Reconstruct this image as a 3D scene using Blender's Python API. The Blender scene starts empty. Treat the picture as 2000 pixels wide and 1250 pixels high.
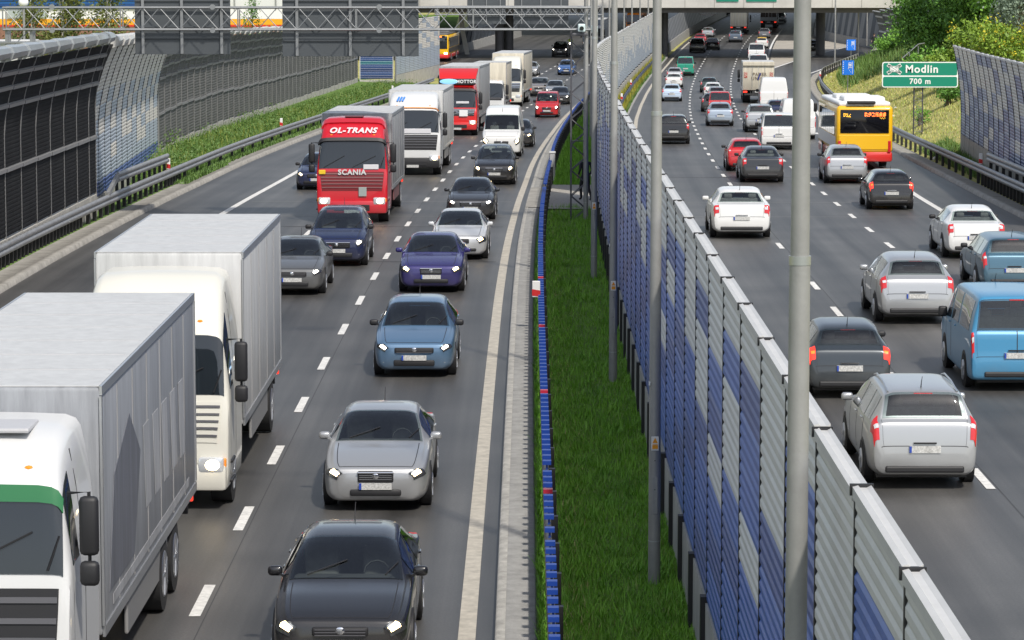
import bpy, bmesh, math, random
import numpy as np
from mathutils import Vector, Matrix, Quaternion
random.seed(7)
rng = np.random.default_rng(7)
R = math.radians
SC = bpy.context.scene
COL = SC.collection

# ------------------------------------------------------------------ the road's own shape
XY = [0,20,49,73.5,91.5,109,121.5,133.5,145.5,157.5,169.5,181.5,193.5,205.5,217.5,229.4,241.4,253.4,265.4,277.3,289.3,301.3,313.2,325.2,337,360,400,450,500,600]
XX = [7.47,7.55,7.67,7.82,8.01,8.33,8.64,8.94,9.32,9.76,10.25,10.75,11.29,11.92,12.56,13.26,13.98,14.76,15.59,16.45,17.36,18.33,19.34,20.35,21.42,23.6,27.9,34.1,41.0,56.5]
ZY = [0,75,85,91.5,100,110,121.5,133.5,145.5,157.5,169.5,181.5,193.5,205.5,217.5,229.4,241.4,253.4,265.4,277.3,289.3,301.3,313.2,325.2,337,360,400,450,500,600]
ZZ = [0,0,-.03,-.08,-.16,-.27,-.41,-.56,-.735,-.93,-1.13,-1.33,-1.52,-1.70,-1.86,-1.99,-2.085,-2.16,-2.2,-2.215,-2.2,-2.16,-2.09,-2.0,-1.88,-1.62,-1.1,-.45,.2,1.5]

def _pchip(xs, ys):
    xs = np.array(xs, float); ys = np.array(ys, float)
    h = np.diff(xs); d = np.diff(ys) / h
    m = np.zeros(len(xs)); m[0] = d[0]; m[-1] = d[-1]
    for i in range(1, len(xs) - 1):
        if d[i-1] * d[i] > 0:
            w1 = 2*h[i] + h[i-1]; w2 = h[i] + 2*h[i-1]
            m[i] = (w1 + w2) / (w1 / d[i-1] + w2 / d[i])
    def f(x):
        x = min(max(x, xs[0]), xs[-1])
        i = min(max(int(np.searchsorted(xs, x)) - 1, 0), len(xs) - 2)
        t = (x - xs[i]) / h[i]
        return float((2*t**3-3*t**2+1)*ys[i] + (t**3-2*t**2+t)*h[i]*m[i] + (-2*t**3+3*t**2)*ys[i+1] + (t**3-t**2)*h[i]*m[i+1])
    return f
xref = _pchip(XY, XX); zr = _pchip(ZY, ZZ)
def slope(s): return (xref(s + 4) - xref(s - 4)) / 8 if s > 4 else (xref(s + 8) - xref(s)) / 8
def P(s, off, dz=0.0):
    """point at distance s along the dashed reference line, OFF metres to its right"""
    k = slope(s); n = math.sqrt(1 + k * k)
    return Vector((xref(s) + off / n, s - off * k / n, zr(s) + dz))

# ------------------------------------------------------------------ materials
MATS = {}
def mat(name, col, rough=.5, metal=0., emit=0., ecol=None, coat=0., var=0., scale=6., bump=0., bscale=60., col2=None, spec=None, coord='obj', dirt=0.):
    if name in MATS: return MATS[name]
    m = bpy.data.materials.new(name); m.use_nodes = True
    nt = m.node_tree; b = nt.nodes['Principled BSDF']; N = nt.nodes.new; Lk = nt.links.new
    b.inputs['Base Color'].default_value = (*col, 1); b.inputs['Roughness'].default_value = rough
    b.inputs['Metallic'].default_value = metal
    if coat: b.inputs['Coat Weight'].default_value = coat; b.inputs['Coat Roughness'].default_value = .04
    if spec is not None: b.inputs['Specular IOR Level'].default_value = spec
    if emit:
        b.inputs['Emission Color'].default_value = (*(ecol or col), 1); b.inputs['Emission Strength'].default_value = emit
    if var or bump or dirt or col2:
        tc = N('ShaderNodeTexCoord')
        src = tc.outputs['Object']
        if coord == 'world':
            g = N('ShaderNodeNewGeometry'); src = g.outputs['Position']
    last = None
    if var or col2:
        nz = N('ShaderNodeTexNoise'); nz.inputs['Scale'].default_value = scale; nz.inputs['Detail'].default_value = 6; nz.inputs['Roughness'].default_value = .65
        Lk(src, nz.inputs['Vector'])
        rp = N('ShaderNodeValToRGB'); rp.color_ramp.elements[0].position = .3; rp.color_ramp.elements[1].position = .7
        c2 = col2 or tuple(min(1, c * (1 + var)) for c in col); c1 = col if col2 else tuple(c * (1 - var) for c in col)
        rp.color_ramp.elements[0].color = (*c1, 1); rp.color_ramp.elements[1].color = (*c2, 1)
        Lk(nz.outputs['Fac'], rp.inputs['Fac']); last = rp.outputs['Color']
    if dirt:
        # road film: grey-brown dust that lies low on the bodywork
        sx = N('ShaderNodeSeparateXYZ'); Lk(src, sx.inputs[0])
        mr = N('ShaderNodeMapRange'); mr.inputs['From Min'].default_value = .75; mr.inputs['From Max'].default_value = .2
        mr.inputs['To Max'].default_value = dirt; Lk(sx.outputs['Z'], mr.inputs['Value'])
        n2 = N('ShaderNodeTexNoise'); n2.inputs['Scale'].default_value = 3.5; n2.inputs['Detail'].default_value = 5; Lk(src, n2.inputs['Vector'])
        mu = N('ShaderNodeMath'); mu.operation = 'MULTIPLY'; Lk(mr.outputs[0], mu.inputs[0]); Lk(n2.outputs['Fac'], mu.inputs[1])
        mx = N('ShaderNodeMix'); mx.data_type = 'RGBA'; mx.inputs['A'].default_value = (*col, 1); mx.inputs['B'].default_value = (.16, .145, .125, 1)
        Lk(mu.outputs[0], mx.inputs['Factor']); last = mx.outputs['Result']
        r2 = N('ShaderNodeMapRange'); r2.inputs['To Min'].default_value = rough; r2.inputs['To Max'].default_value = rough + .35
        Lk(mu.outputs[0], r2.inputs['Value']); Lk(r2.outputs[0], b.inputs['Roughness'])
    if last: Lk(last, b.inputs['Base Color'])
    if bump:
        nb = N('ShaderNodeTexNoise'); nb.inputs['Scale'].default_value = bscale; nb.inputs['Detail'].default_value = 4; Lk(src, nb.inputs['Vector'])
        bp = N('ShaderNodeBump'); bp.inputs['Strength'].default_value = bump; bp.inputs['Distance'].default_value = .02
        Lk(nb.outputs['Fac'], bp.inputs['Height']); Lk(bp.outputs[0], b.inputs['Normal'])
    MATS[name] = m
    return m
def box_mat(name, col, rough=.5, streak=.16, grime=.5):
    """sheet metal or tarpaulin of a lorry body: rain streaks and road grime low down"""
    m = bpy.data.materials.new(name); m.use_nodes = True; nt = m.node_tree; b = nt.nodes['Principled BSDF']; N = nt.nodes.new; L = nt.links.new
    b.inputs['Roughness'].default_value = rough; tc = N('ShaderNodeTexCoord'); mp = N('ShaderNodeMapping'); mp.inputs['Scale'].default_value = (4,4,.35); L(tc.outputs['Object'], mp.inputs[0])
    n1 = N('ShaderNodeTexNoise'); n1.inputs['Scale'].default_value = 1.3; n1.inputs['Detail'].default_value = 7; n1.inputs['Roughness'].default_value = .7; L(mp.outputs[0], n1.inputs['Vector'])
    r1 = N('ShaderNodeMapRange'); r1.inputs['From Min'].default_value = .35; r1.inputs['From Max'].default_value = .7; r1.inputs['To Min'].default_value = 1.; r1.inputs['To Max'].default_value = 1-streak*2; L(n1.outputs['Fac'], r1.inputs[0])
    sx = N('ShaderNodeSeparateXYZ'); L(tc.outputs['Object'], sx.inputs[0]); mr = N('ShaderNodeMapRange'); mr.inputs['From Min'].default_value = 2.3; mr.inputs['From Max'].default_value = .8; mr.inputs['To Max'].default_value = grime; L(sx.outputs['Z'], mr.inputs[0])
    n2 = N('ShaderNodeTexNoise'); n2.inputs['Scale'].default_value = 1.6; n2.inputs['Detail'].default_value = 6; L(tc.outputs['Object'], n2.inputs['Vector'])
    mu = N('ShaderNodeMath'); mu.operation = 'MULTIPLY'; L(mr.outputs[0], mu.inputs[0]); L(n2.outputs['Fac'], mu.inputs[1])
    vm = N('ShaderNodeVectorMath'); vm.operation = 'SCALE'; vm.inputs[0].default_value = col; L(r1.outputs[0], vm.inputs['Scale'])
    mx = N('ShaderNodeMix'); mx.data_type = 'RGBA'; mx.inputs['B'].default_value = (.13,.12,.105,1); L(mu.outputs[0], mx.inputs['Factor']); L(vm.outputs[0], mx.inputs['A']); L(mx.outputs['Result'], b.inputs['Base Color'])
    MATS[name] = m; return m

# ------------------------------------------------------------------ mesh building
class MB:
    def __init__(s): s.v = []; s.f = []; s.m = []
    def add(s, vs, fs, mi=0):
        o = len(s.v); s.v += [tuple(v) for v in vs]; s.f += [tuple(i + o for i in f) for f in fs]; s.m += [mi] * len(fs); return s
    def box(s, c, d, mi=0, M=None):
        x, y, z = [q / 2 for q in d]
        vs = [Vector((sx*x, sy*y, sz*z)) for sz in (-1, 1) for sy in (-1, 1) for sx in (-1, 1)]
        if M: vs = [M @ v for v in vs]
        c = Vector(c); vs = [v + c for v in vs]
        return s.add(vs, [(0,2,3,1),(4,5,7,6),(0,1,5,4),(2,6,7,3),(0,4,6,2),(1,3,7,5)], mi)
    def rbox(s, c, d, r=.05, seg=2, mi=0):
        bm = bmesh.new(); bmesh.ops.create_cube(bm, size=1.)
        for v in bm.verts: v.co = Vector((v.co.x*d[0], v.co.y*d[1], v.co.z*d[2]))
        bmesh.ops.bevel(bm, geom=bm.edges[:], offset=min(r, min(d)*.48), segments=seg, affect='EDGES', profile=.5)
        bm.verts.index_update(); c = Vector(c)
        s.add([v.co + c for v in bm.verts], [tuple(v.index for v in f.verts) for f in bm.faces], mi); bm.free(); return s
    def beam(s, a, b, w, h=None, mi=0, up=(0,0,1)):
        a = Vector(a); b = Vector(b); h = h or w; d = b - a; L = d.length; d.normalize(); u = Vector(up)
        if abs(d.dot(u)) > .98: u = Vector((0,1,0))
        x = d.cross(u).normalized(); z = x.cross(d)
        M = Matrix((x, d, z)).transposed()
        return s.box((a + b) / 2, (w, L, h), mi, M)
    def cyl(s, a, b, r0, r1=None, n=12, mi=0, cap=True):
        a = Vector(a); b = Vector(b); r1 = r0 if r1 is None else r1; d = (b - a).normalized()
        u = Vector((0,0,1)) if abs(d.z) < .9 else Vector((1,0,0)); x = d.cross(u).normalized(); y = d.cross(x)
        vs = []
        for p, r in ((a, r0), (b, r1)):
            for i in range(n):
                t = 2*math.pi*i/n; vs.append(p + x*math.cos(t)*r + y*math.sin(t)*r)
        fs = [(i, (i+1) % n, n+(i+1) % n, n+i) for i in range(n)]
        if cap: fs += [tuple(range(n-1, -1, -1)), tuple(range(n, 2*n))]
        return s.add(vs, fs, mi)
    def tube(s, path, r, n=8, mi=0):
        path = [Vector(p) for p in path]; rs = r if isinstance(r, (list, tuple)) else [r]*len(path); vs = []; fs = []
        for i, p in enumerate(path):
            d = (path[min(i+1, len(path)-1)] - path[max(i-1, 0)]).normalized()
            u = Vector((0,0,1)) if abs(d.z) < .9 else Vector((1,0,0)); x = d.cross(u).normalized(); y = d.cross(x)
            for k in range(n):
                t = 2*math.pi*k/n; vs.append(p + (x*math.cos(t) + y*math.sin(t))*rs[i])
        for i in range(len(path)-1):
            for k in range(n): fs.append((i*n+k, i*n+(k+1) % n, (i+1)*n+(k+1) % n, (i+1)*n+k))
        fs += [tuple(range(n-1, -1, -1)), tuple(range((len(path)-1)*n, len(path)*n))]
        return s.add(vs, fs, mi)
    def ell(s, c, d, n=12, m=8, mi=0):
        c = Vector(c); vs = []; fs = []
        for j in range(m+1):
            ph = math.pi*j/m
            for i in range(n):
                th = 2*math.pi*i/n; vs.append(c + Vector((d[0]*math.sin(ph)*math.cos(th), d[1]*math.sin(ph)*math.sin(th), d[2]*math.cos(ph))))
        for j in range(m):
            for i in range(n): fs.append((j*n+i, (j+1)*n+i, (j+1)*n+(i+1) % n, j*n+(i+1) % n))
        return s.add(vs, fs, mi)
    def loft(s, rings, mi=0, closed=True, caps=True):
        n = len(rings[0]); vs = [p for r in rings for p in r]; fs = []
        for i in range(len(rings)-1):
            for k in range(n if closed else n-1): fs.append((i*n+k, i*n+(k+1) % n, (i+1)*n+(k+1) % n, (i+1)*n+k))
        if caps and closed: fs += [tuple(range(n-1, -1, -1)), tuple(range((len(rings)-1)*n, len(rings)*n))]
        return s.add(vs, fs, mi)
    def prism(s, pts, d, M=None, mi=0):
        """outline PTS (x, z) given thickness D along y"""
        n = len(pts); vs = [Vector((p[0], -d/2, p[1])) for p in pts] + [Vector((p[0], d/2, p[1])) for p in pts]
        if M: vs = [M @ v for v in vs]
        return s.add(vs, [tuple(range(n)), tuple(range(2*n-1, n-1, -1))] + [(i, n+i, n+(i+1) % n, (i+1) % n) for i in range(n)], mi)
    def build(s, name, mats, parent=None, smooth=None, fix=True, kind=None, label=None):
        me = bpy.data.meshes.new(name); me.from_pydata([tuple(v) for v in s.v], [], s.f)
        for q in (mats if isinstance(mats, (list, tuple)) else [mats]): me.materials.append(q)
        if any(s.m): me.polygons.foreach_set('material_index', s.m)
        if fix:
            bm = bmesh.new(); bm.from_mesh(me); bmesh.ops.recalc_face_normals(bm, faces=bm.faces); bm.to_mesh(me); bm.free()
        if smooth: me.shade_smooth(); me.set_sharp_from_angle(angle=R(smooth))
        me.update()
        o = bpy.data.objects.new(name, me); COL.objects.link(o)
        if parent: o.parent = parent
        if kind: o['kind'] = kind
        if label: o['label'] = label
        return o

def thing(name, label, cat, loc=(0,0,0), rot=None, group=None):
    o = bpy.data.objects.new(name, None); COL.objects.link(o); o.empty_display_size = .3
    o.location = loc
    if rot is not None: o.rotation_euler = rot
    o['label'] = label; o['category'] = cat
    if group: o['group'] = group
    return o
def tag(o, label, cat, group=None):
    o['label'] = label; o['category'] = cat
    if group: o['group'] = group
    return o
def numpy_mesh(name, V, F, m, parent=None, kind=None):
    """many equal-sided faces at once"""
    me = bpy.data.meshes.new(name); k = F.shape[1]
    me.vertices.add(len(V)); me.vertices.foreach_set('co', V.astype(np.float32).ravel())
    me.loops.add(F.size); me.loops.foreach_set('vertex_index', F.astype(np.int32).ravel())
    me.polygons.add(len(F)); me.polygons.foreach_set('loop_start', np.arange(0, F.size, k, dtype=np.int32))
    me.polygons.foreach_set('loop_total', np.full(len(F), k, dtype=np.int32))
    me.update(calc_edges=True)
    for q in (m if isinstance(m, (list, tuple)) else [m]): me.materials.append(q)
    o = bpy.data.objects.new(name, me); COL.objects.link(o)
    if parent: o.parent = parent
    if kind: o['kind'] = kind
    return o
def text_part(name, body, size, m, parent, M, shear=0., bold=0., depth=.004, align='CENTER'):
    cu = bpy.data.curves.new(name, 'FONT'); cu.body = body; cu.size = size; cu.shear = shear; cu.offset = bold; cu.extrude = depth
    cu.align_x = align; cu.space_character = 1.12; cu.align_y = 'CENTER'; cu.resolution_u = 3
    t = bpy.data.objects.new(name + '_tmp', cu); COL.objects.link(t)
    bpy.context.view_layer.update()
    me = bpy.data.meshes.new_from_object(t.evaluated_get(bpy.context.evaluated_depsgraph_get()))
    bpy.data.objects.remove(t); me.transform(M); me.materials.clear(); me.materials.append(m); me.name = name
    o = bpy.data.objects.new(name, me); COL.objects.link(o); o.parent = parent
    return o
# text lies in its xy plane: FRONT turns it to face -y (towards someone looking along +y), BACK to face +y
FACE_NEG_Y = Matrix.Rotation(R(90), 4, 'X')
FACE_POS_Y = Matrix.Rotation(R(180), 4, 'Z') @ Matrix.Rotation(R(90), 4, 'X')
# ------------------------------------------------------------------ vehicles
GLASS = mat('tinted_glass', (.012,.016,.02), .04, 0, spec=.8)
def glass_mat(name, tint, k):
    m = bpy.data.materials.new(name); m.use_nodes = True; nt = m.node_tree; nt.nodes.clear(); N = nt.nodes.new; L = nt.links.new
    out = N('ShaderNodeOutputMaterial'); tr = N('ShaderNodeBsdfTransparent'); tr.inputs[0].default_value = (*tint, 1)
    gl = N('ShaderNodeBsdfGlossy'); gl.inputs['Roughness'].default_value = .03; gl.inputs[0].default_value = (.95,.97,1,1)
    lw = N('ShaderNodeFresnel'); lw.inputs['IOR'].default_value = 1.5; mu = N('ShaderNodeMath'); mu.operation = 'MULTIPLY'; mu.inputs[1].default_value = k; L(lw.outputs[0], mu.inputs[0])
    mx = N('ShaderNodeMixShader'); L(mu.outputs[0], mx.inputs[0]); L(tr.outputs[0], mx.inputs[1]); L(gl.outputs[0], mx.inputs[2]); L(mx.outputs[0], out.inputs[0])
    MATS[name] = m; return m
CGLASS = glass_mat('car_glass', (.62,.68,.67), 1.6); PGLASS = glass_mat('privacy_glass', (.10,.11,.12), 1.5)
CABIN = mat('cabin_dark', (.085,.085,.088), .8); SEAT = mat('seat_cloth', (.24,.235,.23), .9, var=.2, scale=9)
HOUS = mat('lamp_housing', (.10,.105,.11), .15, .6, coat=.8)
TYRE = mat('tyre_rubber', (.018,.018,.019), .85, bump=.2)
RIM = mat('wheel_alloy', (.5,.51,.53), .3, .9)
BLK = mat('black_plastic', (.016,.016,.018), .55)
CHROME = mat('chrome_trim', (.75,.76,.78), .12, 1.)
RED = mat('tail_lamp_red', (.55,.015,.02), .18, 0, coat=.6)
REDON = mat('tail_lamp_lit', (.8,.02,.015), .2, 0, emit=.9, ecol=(1,.06,.03))
AMBER = mat('amber_lens', (.85,.28,.03), .2)
LENS = mat('headlamp_lens', (.62,.64,.66), .08, .3, coat=.8)
LIT = mat('headlamp_lit', (.9,.85,.7), .1, 0, emit=9., ecol=(1,.74,.38))
LITW = mat('headlamp_lit_white', (.9,.9,.9), .1, 0, emit=6., ecol=(1,.92,.78))
PLATE = mat('number_plate', (.30,.30,.29), .4, col2=(.68,.68,.66), scale=30)
PLATEB = mat('plate_blue_band', (.02,.06,.35), .4)
CHAS = mat('chassis_grey', (.03,.03,.032), .7, var=.3)
def paint(name, c, metal=0., rough=.3, dirt=.55):
    return mat('paint_' + name, c, rough, metal, coat=.55, dirt=dirt)

class Hull:
    """smooth body through cross-sections: rows of (y, half width at the belt, belt height, half width at the top, top height, underside)"""
    def __init__(s, rows, sx=1., sy=1., sz=1., sec='car'):
        a = np.array(rows, float); a[:,0] *= sy; a[:,1] *= sx; a[:,3] *= sx; a[:,[2,4,5]] *= sz
        s.a = a; s.n = len(a); s.sec = sec
        d = np.diff(a, axis=0); m = np.zeros_like(a); m[0] = d[0]; m[-1] = d[-1]
        for i in range(1, s.n-1):
            p = d[i-1]*d[i]; ok = p > 0
            den = d[i-1] + d[i]; den[np.abs(den) < 1e-9] = 1e-9
            m[i] = np.where(ok, 2*p/den, 0)
        s.m = m
    def par(s, t):
        i = min(max(int(t), 0), s.n-2); u = t - i; a, m = s.a, s.m
        return (2*u**3-3*u**2+1)*a[i] + (u**3-2*u**2+u)*m[i] + (-2*u**3+3*u**2)*a[i+1] + (u**3-u**2)*m[i+1]
    def half(s, t):
        y, wb, zb, wt, zt, z0 = s.par(t); g = zt - zb
        k = min(1., max(0., (g - .1) / .25))       # 0 on the bonnet, 1 on the cabin
        if s.sec == 'car':
            pts = [(0, z0), (wb*.78, z0), (wb*.965, z0 + .13*(zb-z0) + .03), (wb, z0 + .62*(zb-z0)), (wb*.965, zb),
                   (wb*.955 + (wt-wb*.955)*.52, zb + g*.50), (wt + .012*k, zb + g*.86), (wt*.74, zb + g*.985), (0, zt)]
        else:                                        # slab-sided van, cab or bus
            pts = [(0, z0), (wb*.85, z0), (wb*.985, z0 + .06), (wb, z0 + .5*(zb-z0)), (wb*.998, zb),
                   (wb*.99 + (wt-wb*.99)*.45, zb + g*.55), (wt, zb + g*.9), (wt*.84, zb + g*.985), (0, zt)]
        return y, np.array(pts)
    def ring(s, t):
        y, h = s.half(t); full = np.vstack([h, h[-2:0:-1]*np.array([-1, 1])]); return y, full     # 16 points, closed
    def pt(s, t, v):
        y, r = s.ring(t); n = len(r); i = int(math.floor(v)); u = v - i
        p0, p1, p2, p3 = r[(i-1) % n], r[i % n], r[(i+1) % n], r[(i+2) % n]
        w = .62
        m1 = (p2-p0)*.5*w; m2 = (p3-p1)*.5*w
        q = (2*u**3-3*u**2+1)*p1 + (u**3-2*u**2+u)*m1 + (-2*u**3+3*u**2)*p2 + (u**3-u**2)*m2
        return Vector((q[0], y, q[1]))
    def body(s, kt=3, kv=2, holes=()):
        rings = []
        for j in range((s.n-1)*kt + 1):
            t = j/kt; rings.append([s.pt(t, k/kv) for k in range(16*kv)])
        mb = MB().loft(rings); n = 16*kv; keep = []
        for f in mb.f:
            if len(f) == 4 and holes:
                i, k = divmod(min(f), n)
                ks = sorted(q % n for q in f); kk = ks[0] if not (ks[0] == 0 and ks[-1] == n-1) else n-1
                t = (i + .5)/kt; v = (kk + .5)/kv
                if any(a < t < b and c < v < d for a, b, c, d in holes): continue
            keep.append(f)
        mb.f = keep; mb.m = [0]*len(keep); return mb
    def nrm(s, t, v):
        e = .03
        a = s.pt(min(t+e, s.n-1), v) - s.pt(max(t-e, 0), v); b = s.pt(t, v+e) - s.pt(t, v-e); n = a.cross(b)
        if n.length < 1e-9: return Vector((0,0,1))
        n.normalize(); y, wb, zb, wt, zt, z0 = s.par(t)
        c = s.pt(t, v) - Vector((0, y, (z0+zt)/2))
        if abs(c.dot(n)) < 1e-4: return n
        return n if c.dot(n) > 0 else -n
    def patch(s, t0, t1, v0, v1, nt=5, nv=6, off=.006, skirt=.03, mb=None, mi=0, t0b=None, t1b=None):
        """a panel lying OFF proud of the body; t0b / t1b shear its ends at the v1 side"""
        mb = mb or MB(); g = []
        t0b = t0 if t0b is None else t0b; t1b = t1 if t1b is None else t1b
        for i in range(nt+1):
            row = []
            for j in range(nv+1):
                q = j/nv; a = t0 + (t0b-t0)*q; b = t1 + (t1b-t1)*q
                t = a + (b-a)*i/nt; v = v0 + (v1-v0)*q
                n = s.nrm(t, v); row.append((s.pt(t, v) + n*off, n))
            g.append(row)
        vs = [p for r in g for p, n in r]; W = nv+1
        fs = [(i*W+j, (i+1)*W+j, (i+1)*W+j+1, i*W+j+1) for i in range(nt) for j in range(nv)]
        rim = [(i, 0) for i in range(nt+1)] + [(nt, j) for j in range(1, nv+1)] + [(i, nv) for i in range(nt-1, -1, -1)] + [(0, j) for j in range(nv-1, 0, -1)]
        o = len(vs); vs += [g[i][j][0] - g[i][j][1]*skirt for i, j in rim]; k = len(rim)
        fs += [(rim[a][0]*W+rim[a][1], rim[(a+1) % k][0]*W+rim[(a+1) % k][1], o+(a+1) % k, o+a) for a in range(k)]
        return mb.add(vs, fs, mi)

def both(h, *a, **k):
    """the same panel on both flanks, as two meshes"""
    v0, v1 = a[2], a[3]
    return [h.patch(a[0], a[1], v0, v1, **k), h.patch(a[0], a[1], 16-v0, 16-v1, **k)]

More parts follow.
